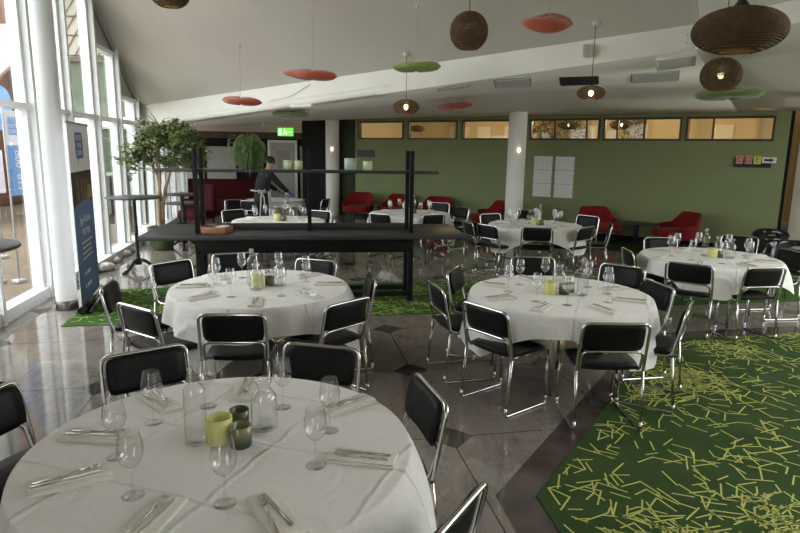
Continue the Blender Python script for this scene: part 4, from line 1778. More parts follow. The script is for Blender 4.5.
def bubble(w_, h_, y=-0.0045):
    pts_ = []
    r = 0.045
    for cx, cz, a0 in ((w_ / 2 - r, h_ / 2 - r, 0), (-w_ / 2 + r, h_ / 2 - r, PI / 2), (-w_ / 2 + r, -h_ / 2 + r, PI), (w_ / 2 - r, -h_ / 2 + r, 1.5 * PI)):
        for j in range(5):
            a = a0 + j * PI / 8
            pts_.append((cx + r * math.cos(a), y, cz + r * math.sin(a)))
        if a0 == PI:
            pts_ += [(-w_ / 2 + 0.10, y, -h_ / 2), (-w_ / 2 + 0.09, y, -h_ / 2 - 0.07), (-w_ / 2 + 0.17, y, -h_ / 2)]
    return pts_


def face_matrix(o):      # text lying in the local xz plane, read from -y
    return frame_matrix(o, (1, 0, 0), (0, 0, 1), (0, -1, 0))


def logo(parent, cx, cz, w_, h_, y, mat='logo_blue', ink='banner_white', flip=1):
    mb = MB()
    pts_ = [(cx + x * flip, yy, cz + z) for x, yy, z in bubble(w_, h_, y)]
    mb.add(pts_, [tuple(range(len(pts_)))], False)
    mb.cur = 1
    for j, word in enumerate(('BROTTS', 'OFFER', 'JOUREN')):
        o = Vector((cx, y - 0.0008 if flip > 0 else y + 0.0008, cz + (1 - j) * h_ * 0.29))
        M_ = face_matrix(o) if flip > 0 else frame_matrix(o, (1, 0, 0), (0, 0, 1), (0, 1, 0))
        text_into(mb, word, h_ * 0.29, M_, 0.0004)
    return mb.build('logo', [mat, ink], parent)


logo(sheet, -0.02, 1.93, 0.44, 0.30, -0.0045)
mb = MB()
text_into(mb, 'Jag vill känna', 0.125, face_matrix(Vector((0.0, -0.0055, 1.06))), 0.0005)
text_into(mb, 'mig trygg', 0.125, face_matrix(Vector((0.0, -0.0055, 0.93))), 0.0005)
rnd = random.Random(2)
for j in range(4):
    x = -0.30
    while x < 0.26:
        L = rnd.uniform(0.03, 0.10)
        mb.box((x + L / 2, -0.005, 0.79 - j * 0.062), (L, 0.001, 0.022))
        x += L + 0.02
for j, z in enumerate((0.42, 0.27)):
    mb.add([(-0.26 + 0.03 * math.cos(a), -0.0055, z + 0.03 * math.sin(a)) for a in [2 * PI * i / 12 for i in range(12)]], [tuple(range(12))], False)
    x = -0.16
    for L in (0.05, 0.06, 0.05, 0.04):
        mb.box((x + L / 2, -0.005, z), (L, 0.001, 0.038))
        x += L + 0.012
mb.build('lettering', 'banner_white', sheet)

# ------------------------------------------------------------------ notices and signs on the green wall
WROT = math.atan2(GA.y, GA.x)


def wall_frame(s, z, out=0.0):
    p = gw(s, z, out)
    return p


def on_wall(name, s, z, label, cat, group=None):
    return thing(name, label, cat, wall_frame(s, z, 0.004), WROT, group)


for j, (s0, lab) in enumerate(((5.33, 'left'), (5.86, 'right'))):
    for i in range(3):
        z = 1.835 - 0.325 * i - 0.16
        t = on_wall('notice_paper', s0 + 0.22, z, '%s white notice sheet in the %s column beside the pale column' % (('top', 'middle', 'bottom')[i], lab), 'paper notice', 'posted notice sheets')
        mb = MB()
        mb.box((0, -0.001, 0), (0.455, 0.002, 0.315))
        mb.build('sheet', 'paper', t)
        mb = MB()
        rnd = random.Random(10 * j + i)
        for q in range(9):
            for x0 in (-0.2, -0.07, 0.06):
                L = rnd.uniform(0.05, 0.115)
                mb.box((x0 + L / 2, -0.0025, 0.12 - q * 0.029), (L, 0.0008, 0.008))
        mb.build('print', 'paper_tint', t)
        mb = MB()
        for q in range(4):
            mb.box((0.205, -0.0025, 0.05 - q * 0.04), (0.014, 0.0008, 0.024))
        mb.build('marks', 'paper_ink', t)
t = on_wall('room_sign', 9.95, 1.83, 'dark direction sign with letter tiles and arrow on the green wall', 'sign')
mb = MB()
mb.box((-0.02, -0.008, -0.06), (0.66, 0.012, 0.16))
bd = mb.build('board', 'sign_black', t)
for x, mat, ch, im in ((-0.25, 'tile_pink', 'C', 'tile_red'), (-0.09, 'tile_pink', 'D', 'tile_red'), (0.065, 'tile_yellow', 'E', 'letter_green')):
    mb = MB()
    mb.box((x, -0.019, 0.01), (0.13, 0.010, 0.165))
    tl_ = mb.build('letter_tile', mat, t)
    mb = MB()
    text_into(mb, ch, 0.15, face_matrix(Vector((x, -0.0252, 0.01))), 0.001)
    mb.build('letter', im, tl_)
mb = MB()
mb.box((0.27, -0.019, 0.01), (0.25, 0.010, 0.115))
tl_ = mb.build('arrow_tile', 'tile_white', t)
mb = MB()
mb.add([(x, -0.0252, z) for x, z in ((0.18, -0.012), (0.29, -0.012), (0.29, -0.03), (0.355, 0.01), (0.29, 0.05), (0.29, 0.032), (0.18, 0.032))], [tuple(range(7))], False)
mb.build('arrow', 'sign_black', tl_)
t = on_wall('wall_plaque', 0.28, 1.81, 'dark oblong plaque on the green wall above the black shelf', 'sign')
mb = MB()
mb.box((0, -0.006, 0), (0.62, 0.012, 0.20))
mb.build('plate', 'sign_black', t)

# exit sign
p = atY(285.5, 132, 18.6)
t = thing('exit_sign', 'lit green emergency exit sign below the rear ceiling', 'sign', p, math.atan2(EX.y, EX.x))
mb = MB()
mb.rbox((0, 0, 0), (0.46, 0.05, 0.24), 0.008)
mb.build('sign_box', 'exit_green', t)
mb = MB()
mb.box((-0.16, -0.028, 0.0), (0.07, 0.004, 0.17))
mb.add([(x, -0.03, z) for x, z in ((0.12, -0.02), (0.2, 0.0), (0.12, 0.02))], [(0, 1, 2)], False)
mb.box((0.09, -0.028, 0), (0.08, 0.004, 0.018))
mb.lathe([(0, -0.02), (0.02, 0), (0, 0.02)], 8, (-0.02, -0.028, 0.065))
mb.tube([(-0.02, -0.028, 0.04), (-0.01, -0.028, -0.01), (0.03, -0.028, -0.03), (0.02, -0.028, -0.08)], 0.012, 5)
mb.tube([(-0.01, -0.028, -0.01), (-0.04, -0.028, -0.05), (-0.07, -0.028, -0.055)], 0.011, 5)
mb.tube([(-0.06, -0.028, 0.02), (-0.02, -0.028, 0.035), (0.02, -0.028, 0.0)], 0.009, 5)
mb.build('pictogram', 'exit_white', t)
mb = MB()
mb.tube([(0, 0, 0.11), (0, 0, 0.5)], 0.012, 8)
mb.build('mounting_rod', 'white_plastic', t)

# ------------------------------------------------------------------ red armchairs, sofa, low tables
def armchair_meshes():
    r = {}
    NA, NZ = 36, 10
    V = []
    mb = MB()

    def top_h(a):
        u = max(0.0, min(1.0, (abs(a) - math.radians(38)) / math.radians(42)))
        k = 1 - u * u * (3 - 2 * u)
        return 0.50 + 0.24 * k - 0.03 * max(0, abs(a) - math.radians(85))
    A = math.radians(118)
    layers = []
    for side in (0, 1):
        for i in range(NA + 1):
            a = -A + 2 * A * i / NA
            row = []
            for j in range(NZ + 1):
                v = j / NZ
                z = 0.20 + (top_h(a) - 0.20) * v
                flare = 0.86 + 0.16 * v
                rx_, ry_ = 0.46 * flare, 0.40 * flare
                th = 0.085 * (1 - 0.35 * v)
                if side == 1:
                    rx_ -= th
                    ry_ -= th
                edge = (v ** 8) * 0.03
                if side == 0:
                    rx_ -= edge
                    ry_ -= edge
                else:
                    rx_ += edge * 0.6
                    ry_ += edge * 0.6
                row.append((rx_ * math.sin(a), -ry_ * math.cos(a), z))
            layers.append(row)
    n1_ = NA + 1
    for row in layers:
        V += row
    W_ = NZ + 1
    idx = lambda s, i, j: (s * n1_ + i) * W_ + j
    Fc = []
    for i in range(NA):
        for j in range(NZ):
            Fc.append((idx(0, i, j), idx(0, i + 1, j), idx(0, i + 1, j + 1), idx(0, i, j + 1)))
            Fc.append((idx(1, i, j), idx(1, i, j + 1), idx(1, i + 1, j + 1), idx(1, i + 1, j)))
        Fc.append((idx(0, i, NZ), idx(0, i + 1, NZ), idx(1, i + 1, NZ), idx(1, i, NZ)))
        Fc.append((idx(0, i, 0), idx(1, i, 0), idx(1, i + 1, 0), idx(0, i + 1, 0)))
    for i in (0, NA):
        for j in range(NZ):
            Fc.append((idx(0, i, j), idx(0, i, j + 1), idx(1, i, j + 1), idx(1, i, j)))
    mb.add(V, Fc, True)
    r['shell'] = mb.mesh('shell', 'red_fabric')
    mb = MB()
    mb.rbox((0, 0.05, 0.31), (0.70, 0.72, 0.17), 0.06, 3)
    r['seat_cushion'] = mb.mesh('seat_cushion', 'red_fabric')
    for i, (x, y) in enumerate(((-0.28, 0.28), (0.28, 0.28), (-0.25, -0.22), (0.25, -0.22))):
        mb = MB()
        mb.tube([(x, y, 0.24), (x * 1.18, y * 1.18, 0.0)], 0.017, 8, r_end=0.011)
        r['leg%d' % i] = mb.mesh('leg', 'black_paint')
    return r


AM = armchair_meshes()
arm0 = None


def armchair(loc, rz, label):
    global arm0
    loc = (loc[0], loc[1], 0.006)
    if arm0 is None:
        arm0 = thing('armchair', label, 'armchair', loc, rz, 'red tub armchairs')
        put('shell', AM['shell'], arm0)
        put('seat_cushion', AM['seat_cushion'], arm0)
        for i in range(4):
            put('leg', AM['leg%d' % i], arm0)
        return
    dup(arm0, loc, rz, label)


WA = WROT


def at_wall(px, out):
    """floor spot 'out' metres before the green wall at image column px"""
    d = ray(px, 240)
    o = G0 - GB * out
    n = GB
    k = o.dot(n) / Vector((d.x, d.y, 0)).dot(n)
    return Vector((d.x * k, d.y * k, 0))


# rotation 0 faces +Y; facing the room means looking along -GB
FACE = math.atan2(-GB.y, -GB.x) - PI / 2
p = at_wall(677, 0.62)
armchair(p, FACE - 0.85, 'red tub armchair at right against the green wall beside the low black table')
p = at_wall(597, 0.62)
armchair(p, FACE + 0.75, 'red tub armchair left of the low black table, behind the papers table')
p = at_wall(487, 0.60)
armchair(p, FACE - 0.9, 'red tub armchair just left of the pale column at the green wall')
p = at_wall(434, 0.6)
armchair(p, FACE + 0.1, 'red tub armchair behind the right end of the small distant table')
p = at_wall(396, 0.55)
armchair(p, FACE + 0.1, 'red tub armchair behind the left end of the small distant table')
p = at_wall(358, 0.75)
armchair(p, FACE + 0.35, 'red tub armchair beside the rear pale column seen under the shelf')


def low_table(p, w_, label):
    t = thing('low_table', label, 'table', (p.x, p.y, 0.006), WROT, 'low black tables')
    mb = MB()
    mb.rbox((0, 0, 0.43), (w_, 0.5, 0.03), 0.006)
    mb.build('tabletop', 'table_black', t)
    mb = MB()
    mb.rbox((0, 0, 0.21), (0.09, 0.09, 0.42), 0.006)
    mb.build('pedestal', 'black_paint', t)
    mb = MB()
    mb.rbox((0, 0, 0.01), (0.5, 0.36, 0.02), 0.006)
    mb.build('foot_plate', 'black_paint', t)


low_table(at_wall(635, 0.45), 0.85, 'low black pedestal table between two red armchairs at the green wall')
low_table(at_wall(379, 0.5), 0.45, 'low black pedestal table left of the armchairs behind the distant table')

sp_ = rb(2.6, 2.0)
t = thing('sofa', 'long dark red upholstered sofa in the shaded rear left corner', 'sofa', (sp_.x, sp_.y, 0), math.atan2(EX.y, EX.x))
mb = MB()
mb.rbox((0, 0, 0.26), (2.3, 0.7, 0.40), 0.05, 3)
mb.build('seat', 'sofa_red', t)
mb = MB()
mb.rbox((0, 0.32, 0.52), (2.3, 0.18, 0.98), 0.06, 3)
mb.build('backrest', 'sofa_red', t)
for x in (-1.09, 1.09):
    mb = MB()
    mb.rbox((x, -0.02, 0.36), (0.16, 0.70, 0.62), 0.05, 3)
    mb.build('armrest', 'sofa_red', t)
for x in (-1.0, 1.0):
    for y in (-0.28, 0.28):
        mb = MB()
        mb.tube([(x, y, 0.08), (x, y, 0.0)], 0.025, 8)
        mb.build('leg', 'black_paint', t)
p = atY(196, 200, 14.6)
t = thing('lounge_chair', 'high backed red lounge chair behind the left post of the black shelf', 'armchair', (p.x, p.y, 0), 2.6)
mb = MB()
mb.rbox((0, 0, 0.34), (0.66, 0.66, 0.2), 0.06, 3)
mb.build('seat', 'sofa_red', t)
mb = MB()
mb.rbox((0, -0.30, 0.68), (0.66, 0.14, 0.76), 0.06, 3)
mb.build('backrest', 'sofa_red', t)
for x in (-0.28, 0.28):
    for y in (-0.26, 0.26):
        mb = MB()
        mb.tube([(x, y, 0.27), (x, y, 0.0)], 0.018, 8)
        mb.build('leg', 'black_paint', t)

# ------------------------------------------------------------------ glossy black moulded chairs by the far right table
def shell_chair(loc, rz, label, dz=0.0):
    t = thing('shell_chair', label, 'chair', (loc[0], loc[1], dz), rz, 'glossy black shell chairs')
    mb = MB()
    NA_, NR_ = 40, 8
    V = []
    for s_ in (0, 1):
        for i in range(NA_):
            a = 2 * PI * i / NA_
            ca, sa = math.cos(a), math.sin(a)
            k = (abs(ca) ** 4 + abs(sa) ** 4) ** -0.25
            for j in range(NR_ + 1):
                v = j / NR_
                x = (1 - v) * 0.075 * ca + v * 0.245 * ca * k
                z = (1 - v) * (0.735 + 0.022 * sa) + v * (0.65 + 0.185 * sa * k)
                bulge = math.sin(v * PI) * 0.012
                V.append((x, -0.20 - 0.16 * (z - 0.47) + 1.7 * x * x - s_ * 0.02 + (bulge if s_ == 0 else -bulge), z))
    ix = lambda s_, i, j: (s_ * NA_ + i % NA_) * (NR_ + 1) + j
    Fc = []
    for i in range(NA_):
        for j in range(NR_):
            Fc.append((ix(0, i, j), ix(0, i + 1, j), ix(0, i + 1, j + 1), ix(0, i, j + 1)))
            Fc.append((ix(1, i, j), ix(1, i, j + 1), ix(1, i + 1, j + 1), ix(1, i + 1, j)))
        for j in (0, NR_):
            Fc.append((ix(0, i, j), ix(0, i + 1, j), ix(1, i + 1, j), ix(1, i, j)))
    mb.add(V, Fc, True)
    mb.build('backrest', 'black_gloss', t)
    mb = MB()
    mb.rbox((0, 0.02, 0.455), (0.46, 0.46, 0.03), 0.014, 3)
    mb.build('seat', 'black_gloss', t)
    for x in (-0.19, 0.19):
        for y in (-0.16, 0.19):
            mb = MB()
            mb.tube([(x, y, 0.445), (x * 1.2, y * 1.2, 0.0)], 0.011, 8)
            mb.build('leg', 'chrome', t)


p = at(768, 244, 0.75)
ang = math.atan2(TD[4][1] - p.y, TD[4][0] - p.x)
shell_chair(p, ang - PI / 2, 'glossy black moulded chair behind the far right table, lower of a stacked pair')
shell_chair(p - Vector((0.01, -0.05, 0)), ang - PI / 2, 'glossy black moulded chair behind the far right table, upper of a stacked pair', 0.10)
p = at(795, 249, 0.75)
shell_chair(p, ang - PI / 2 + 0.2, 'glossy black moulded chair before the beige column at the right edge')

# ------------------------------------------------------------------ ceiling fittings
def low_hit(px, py):
    """where the sight line meets the lower ceiling"""
    d = ray(px, py)
    lo = None
    k = 3.0
    while k < 25:
        q = Vector((0, 0, CAM_H)) + d * k
        t_ = (Vector((q.x, q.y, 0)) - BEAM0).dot(GA)
        v = (Vector((q.x, q.y, 0)) - BEAM0).dot(GB)
        full = (G0 - BEAM0).dot(GB) + 0.1
        zb_ = beam_bottom(t_)
        zz = zb_ + (2.79 - zb_) * max(0, v) / full
        if v > 0 and q.z > zz:
            return Vector((q.x, q.y, zz))
        k += 0.01
    return q


def beam_hit(px, py, out=0.0):
    d = ray(px, py)
    o = BEAM0 - GB * out
    k = o.dot(GB) / Vector((d.x, d.y, 0)).dot(GB)
    return Vector((d.x * k, d.y * k, CAM_H + d.z * k))


for (pts_, mat, lab) in ((((437, 88.5), (470, 83.5), (470, 85.5), (437, 90)), 'vent_grey', 'flat grey ceiling vent half hidden by the white beam'),
                         (((494, 79.5), (531, 76.8), (531, 85.5), (495, 87)), 'vent_grey', 'grey ceiling vent in the middle of the row of four'),
                         (((559, 76.5), (599, 75), (599, 83), (560, 84.5)), 'vent_dark', 'dark open ceiling vent behind the small oval pendant'),
                         (((631, 73), (680, 70), (679, 79.5), (631, 81.5)), 'paper_tint', 'pale slatted ceiling vent at the right end of the row')):
    q = [low_hit(*p_) for p_ in pts_]
    c = sum(q, Vector()) / 4
    t = thing('ceiling_vent', lab, 'vent', c, 0, 'ceiling vents')
    dn = Vector((0, 0, -0.015))
    mb = MB()
    mb.solid([p_ - c + Vector((0, 0, 0.004)) for p_ in q], dn)
    mb.build('frame', 'vent_grey' if mat != 'vent_dark' else 'vent_dark', t)
    mb = MB()
    n_ = 9
    for k in range(n_):
        u0, u1 = (k + 0.2) / n_, (k + 0.75) / n_
        a, b_ = q[0].lerp(q[3], u0), q[1].lerp(q[2], u0)
        c_, d_ = q[1].lerp(q[2], u1), q[0].lerp(q[3], u1)
        mb.solid([x - c + Vector((0, 0, -0.011)) for x in (a.lerp(b_, .03), b_.lerp(a, .03), c_.lerp(d_, .03), d_.lerp(c_, .03))], dn)
    mb.build('slats', mat if mat != 'vent_grey' else 'paper_tint', t)

BROT = WROT
p = beam_hit(588, 50.5, 0.06)
t = thing('wall_speaker', 'small grey loudspeaker box on the white beam beside the pendant cord', 'loudspeaker', p, BROT)
mb = MB()
mb.rbox((0, 0, 0), (0.11, 0.10, 0.15), 0.008)
mb.build('cabinet', 'paper_tint', t)
mb = MB()
mb.rbox((0, -0.052, 0), (0.09, 0.006, 0.13), 0.003)
mb.build('grille', 'vent_grey', t)
p = beam_hit(687, 39, 0.01)
t = thing('beam_plate', 'small white access plate at the right end of the beam', 'plate', p, BROT)
mb = MB()
mb.rbox((0, 0, 0), (0.14, 0.02, 0.22), 0.004)
mb.build('plate', 'white_paint', t)
mb = MB()
for z in (-0.04, 0.05):
    mb.lathe([(0, -0.012), (0.008, -0.01), (0.008, 0.0)], 8, (0, -0.012, z))
mb.build('screw', 'vent_grey', t)
q = [low_hit(*p_) for p_ in ((657, 54), (697, 50), (696, 60), (658, 66))]
c = sum(q, Vector()) / 4
t = thing('ceiling_hatch', 'white box fitting below the right end of the beam', 'ceiling box', c)
mb = MB()
mb.solid([p_ - c for p_ in q], Vector((0, 0, -0.05)))
mb.build('housing', 'white_paint', t)
mb = MB()
r_ = [p_ - c + Vector((0, 0, -0.055)) for p_ in q]
mb.tube(r_ + [r_[0]], 0.012, 6)
mb.build('rim', 'beam_paint', t)
p = beam_hit(302, 110.5, 0.05)
mb = MB()
mb.rbox((0, 0, 0), (0.46, 0.08, 0.055), 0.01)
o = mb.build('strip_light', 'white_plastic')
o.location = (p.x, p.y, beam_bottom((Vector((p.x, p.y, 0)) - BEAM0).dot(GA)) - 0.02)
o.rotation_euler = (0, 0, BROT)
tag(o, 'short white strip fitting under the lower edge of the beam', 'lamp')
mb = MB()
mb.tube([beam_hit(269, 101, 0.012), beam_hit(276, 99.6, 0.012), beam_hit(290, 96.5, 0.012), beam_hit(301, 90, 0.012), beam_hit(310, 84.5, 0.012)], 0.006, 6)
o = mb.build('cable', 'paper_tint')
tag(o, 'thin cable fixed on the white beam below an orange felt disc', 'cable')
p = atY(241 + 22, 124, 18.9)
mb = MB()
mb.rbox((0, 0, 0), (0.09, 0.12, 0.16), 0.02)
o = mb.build('wall_detector', 'white_plastic')
o.location = p
tag(o, 'small white detector on the beige wall left of the exit sign', 'detector')


# felt discs
def felt_disc(px, py, Y, wpx, mat, label, seed, thick=0.13, tilt=(0.0, 0.0), wire_to=None):
    rnd = random.Random(seed)
    c = atY(px, py, Y)
    R = wpx * (c - Vector((0, 0, CAM_H))).dot(fwd) / F_PX / 2
    a1, a2, a3 = rnd.uniform(0.04, 0.10), rnd.uniform(0.03, 0.09), rnd.uniform(0.02, 0.06)
    p1, p2, p3 = rnd.uniform(0, 6.28), rnd.uniform(0, 6.28), rnd.uniform(0, 6.28)
    t = thing('felt_disc', label, 'ceiling disc', c, 0, 'felt discs hung below the ceiling')
    NA_, NR_ = 48, 9
    V = [(0, 0, thick * 0.38), (0, 0, -thick * 0.42)]
    Fc = []
    for s_ in (1, -1):
        for i in range(NA_):
            a = 2 * PI * i / NA_
            rr_ = R * (0.96 + a1 * math.cos(2 * a + p1) + a2 * math.cos(3 * a + p2) + a3 * math.cos(5 * a + p3))
            for j in range(1, NR_ + 1):
                v = j / NR_
                z = s_ * thick * 0.5 * math.sqrt(max(0, 1 - v ** 4)) * (0.82 + 0.25 * math.sin(2 * a + p1 + 2.5 * v))
                V.append((rr_ * v * math.cos(a), rr_ * v * math.sin(a), z))
    ix = lambda s_, i, j: 2 + (s_ * NA_ + i % NA_) * NR_ + j - 1
    for s_ in (0, 1):
        for i in range(NA_):
            Fc.append((s_, ix(s_, i, 1), ix(s_, i + 1, 1)))
            for j in range(1, NR_):
                Fc.append((ix(s_, i, j), ix(s_, i + 1, j), ix(s_, i + 1, j + 1), ix(s_, i, j + 1)))
    mb = MB()
    mb.add(V, Fc, True, Matrix.Rotation(tilt[0], 4, 'X') @ Matrix.Rotation(tilt[1], 4, 'Y'))
    mb.weld = True
    mb.build('disc', mat, t)
    zt_ = zceil(c) - c.z
    mb = MB()
    mb.tube([(0, 0, 0), (0, 0, zt_)], 0.0028, 5)
    mb.build('hanging_wire', 'wire_grey', t)
    mb = MB()
    mb.lathe([(0.0, zt_ - 0.02), (0.02, zt_ - 0.018), (0.025, zt_ + 0.01)], 12)
    mb.build('ceiling_hook', 'white_plastic', t)
    return t


def zceil(c):
    t_ = (Vector((c.x, c.y, 0)) - BEAM0).dot(GA)
    v = (Vector((c.x, c.y, 0)) - BEAM0).dot(GB)
    if v > 0:
        zb_ = beam_bottom(t_)
        return zb_ + (2.79 - zb_) * v / ((G0 - BEAM0).dot(GB) + 0.1)
    z = 9.065 - 0.3256 * c.x - 0.625 * c.y
    zmax = 9.065 - 0.3256 * (c.x) - 0.625 * c.y
    # the roof turns level 2.7 m before the beam
    q = Vector((c.x, c.y, 0)) - GB * (v + 2.7) if v < -2.7 else None
    if q is not None:
        q = Vector((c.x, c.y, 0)) + GB * (-2.7 - v)
        zmax = 9.065 - 0.3256 * q.x - 0.625 * q.y
    return zmax


felt_disc(313, 75, 8.3, 56, 'orange_felt', 'long orange felt disc above the white beam at left of centre', 1, tilt=(0.10, 0.05))
felt_disc(241, 101, 10.2, 38, 'orange_felt', 'small orange felt disc in front of the left part of the white beam', 2, tilt=(0.06, 0.06))
felt_disc(548, 23, 7.0, 56, 'orange_felt', 'largest orange felt disc near the upper middle edge of the picture', 3, 0.16, tilt=(0.34, 0.0))
felt_disc(416, 67, 8.4, 49, 'green_felt', 'bright green felt disc hanging before the middle of the beam', 4, tilt=(0.05, -0.02))
felt_disc(289, 114, 11.4, 36, 'olive_felt', 'olive felt disc below the beam near the exit sign', 5, 0.10, tilt=(0.05, 0))
felt_disc(455, 106, 10.6, 37, 'red_felt', 'brick red felt disc below the lower ceiling near the green wall', 6, 0.11, tilt=(0.06, -0.10))
felt_disc(728, 94, 7.3, 61, 'olive_felt', 'olive green felt disc just below the round cardboard pendant at right', 7, tilt=(0.06, -0.06))


# corrugated cardboard pendants
def pendant(px, py, Y, wpx, ratio, label, n_layers, hole=0.55, cord_px=None, cap=False):
    c = atY(px, py, Y)
    R = wpx * (c - Vector((0, 0, CAM_H))).dot(fwd) / F_PX / 2
    H = R * ratio
    t = thing('pendant_lamp', label, 'pendant lamp', c, 0, 'corrugated cardboard pendant lamps')
    mb = MB()
    z0, z1 = -H * 0.90, H * 0.96
    dz = (z1 - z0) / n_layers
    for k in range(n_layers):
        z = z0 + dz * (k + 0.5)
        u = max(-1, min(1, z / H))
        r = R * math.sqrt(max(0.02, 1 - abs(u) ** 2.1))
        ri = max(r - R * 0.16, R * 0.10)
        h = dz * 0.36
        mb.lathe([(ri, z - h), (r, z - h), (r, z + h), (ri, z + h), (ri, z - h)], 36, smooth=False)
    mb.build('shade', 'cardboard', t)
    mb = MB()
    for q in range(4):
        a = q * PI / 2 + 0.4
        P_ = []
        for k in range(9):
            u = -0.86 + 1.78 * k / 8
            r = R * math.sqrt(max(0.02, 1 - abs(u) ** 2.1)) - R * 0.08
            P_.append((r * math.cos(a), r * math.sin(a), u * H))
        mb.tube(P_, R * 0.05, 5)
    mb.build('shade_rib', 'cardboard', t)
    mb = MB()
    mb.lathe([(0.0, -0.045), (0.02, -0.04), (0.03, -0.015), (0.028, 0.012), (0.014, 0.035), (0.0, 0.04)], 14, (0, 0, H * 0.05))
    mb.build('bulb', 'bulb_glow', t)
    mb = MB()
    mb.lathe([(0.0, H * 0.05 + 0.035), (0.02, H * 0.05 + 0.035), (0.022, H * 0.05 + 0.10), (0.0, H * 0.05 + 0.105)], 12)
    if cap:
        mb.lathe([(0.0, H * 0.98), (0.05, H * 0.98), (0.055, H + 0.02), (0.03, H + 0.05), (0.045, H + 0.07), (0.02, H + 0.13), (0.0, H + 0.14)], 16)
    mb.build('lamp_holder', 'cord_black', t)
    ztop = zceil(c) - c.z
    mb = MB()
    mb.tube([(0, 0, H * 0.05 + 0.1), (0, 0, ztop)], 0.004, 6)
    mb.build('cord', 'cord_black', t)
    mb = MB()
    mb.lathe([(0.0, ztop - 0.035), (0.05, ztop - 0.03), (0.06, ztop + 0.01)], 18)
    mb.build('ceiling_rose', 'white_plastic', t)
    return t


pendant(469, 31.5, 6.4, 38, 1.0, 'ball shaped cardboard pendant lamp near the top middle edge', 26)
pendant(739, 31, 5.0, 88, 0.50, 'largest flattened oval cardboard pendant lamp at the top right', 22, cap=True)
pendant(721, 75, 6.4, 39, 0.86, 'ball shaped cardboard pendant lamp below the largest oval pendant', 24)
pendant(591, 93, 7.75, 28, 0.50, 'small flattened cardboard pendant lamp hanging from the right of the beam', 12)
pendant(406, 107, 9.2, 26, 0.56, 'small flattened cardboard pendant lamp below the bright green disc', 12)
pendant(170, -4, 7.2, 37, 0.62, 'cardboard pendant lamp cut by the top picture edge at left', 16)

# pendants in the lit room behind the clerestory
for k, (s, o_, z, r) in enumerate(((5.75, 1.1, 2.60, 0.26), (6.95, 1.5, 2.62, 0.30), (1.2, 1.3, 2.55, 0.22))):
    c = gw(s, z, -o_)
    t = thing('pendant_lamp', '%s flattened pendant lamp seen through the high windows of the green wall' % ('middle', 'right hand', 'left hand')[k], 'pendant lamp', c, 0, 'pendants behind the clerestory')
    mb = MB()
    for q in range(9):
        u = -0.85 + 1.7 * q / 8
        rr_ = r * math.sqrt(1 - u * u)
        mb.lathe([(rr_ * 0.8, u * r * 0.42 - 0.01), (rr_, u * r * 0.42 - 0.01), (rr_, u * r * 0.42 + 0.01), (rr_ * 0.8, u * r * 0.42 + 0.01)], 24, smooth=False)
    mb.build('shade', 'cardboard', t)
    mb = MB()
    mb.lathe([(0.0, -0.04), (0.03, -0.01), (0.025, 0.02), (0.0, 0.04)], 12)
    mb.build('bulb', 'bulb_glow', t)
    mb = MB()
    mb.tube([(0, 0, 0.03), (0, 0, 3.36 - z)], 0.006, 6)
    mb.build('cord', 'cord_black', t)
for k, (s, o_) in enumerate(((2.2, 2.6), (7.6, 2.4), (10.6, 2.2), (5.6, 1.6))):
    c = gw(s, 2.95, -o_)
    t = thing('spot_lamp', '%s warm lamp on the ceiling of the room behind the high windows' % ('first', 'third', 'fourth', 'second')[k], 'lamp', c, 0, 'lamps behind the clerestory')
    mb = MB()
    mb.lathe([(0.0, -0.06), (0.045, -0.03), (0.04, 0.03), (0.0, 0.05)], 14)
    mb.build('bulb', 'bulb_glow', t)
    mb = MB()
    mb.tube([(0, 0, 0.04), (0, 0, 0.41)], 0.006, 6)
    mb.build('cord', 'cord_black', t)
    l = bpy.data.lights.new('warm_lamp', 'POINT')
    l.energy = 40
    l.color = (1.0, 0.74, 0.40)
    l.shadow_soft_size = 0.25
    lo = bpy.data.objects.new('lamp_light', l)
    COL.objects.link(lo)
    lo.parent = t
    lo.location = (0, 0, -0.12)

# ------------------------------------------------------------------ outside
mb = MB()
mb.box((-20.7, 21.0, 6.5), (16.0, 4.0, 13.0))
o = mb.build('brick_building', 'brick_red')
tag(o, 'reddish brown building beyond the terrace at the far left', 'building')
t = thing('canopy', 'cream terrace canopy with thin ribs outside the left window', 'canopy', (-13.0, 15.5, 0))
a, b_, c, d = Vector((-5, -2.5, 3.0)), Vector((3.2, -0.5, 3.3)), Vector((3.2, 2.5, 5.2)), Vector((-5, 1.5, 5.0))
mb = MB()
mb.solid([a, b_, c, d], Vector((0, 0, 0.03)))
mb.build('sheet', 'awning_cream', t)
for k in range(5):
    u = k / 4
    mb = MB()
    mb.tube([a.lerp(b_, u) - Vector((0, 0, 0.03)), d.lerp(c, u) - Vector((0, 0, 0.03))], 0.035, 6)
    mb.build('rib', 'awning_line', t)
for k, (x, y) in enumerate(((-4.8, -2.3), (3.0, -0.4), (3.0, 2.3), (-4.8, 1.4))):
    mb = MB()
    mb.tube([(x, y, -0.03), (x, y, 3.1 if k < 2 else 4.95)], 0.05, 8)
    mb.build('post', 'white_metal', t)
t = thing('glass_pavilion', 'pale green glazed pavilion with a lattice roof outside the middle windows', 'building', (-9.2, 21.6, 0))
mb = MB()
mb.box((0, 0, 2.3), (6.4, 2.6, 4.7))
mb.build('walls', 'far_green', t)
for x in (-3.0, -1.9, -0.8, 0.3, 1.4, 2.5):
    mb = MB()
    mb.box((x, -1.33, 2.3), (0.09, 0.08, 4.7))
    mb.build('mullion', 'white_metal', t)
for z in (1.0, 2.5, 4.6):
    mb = MB()
    mb.box((0, -1.33, z), (6.4, 0.07, 0.10))
    mb.build('transom', 'white_metal', t)
mb = MB()
A_, B_, C_, D_ = Vector((-3.2, -1.6, 4.65)), Vector((3.2, -1.6, 4.65)), Vector((3.2, 4.5, 10.5)), Vector((-3.2, 4.5, 10.5))
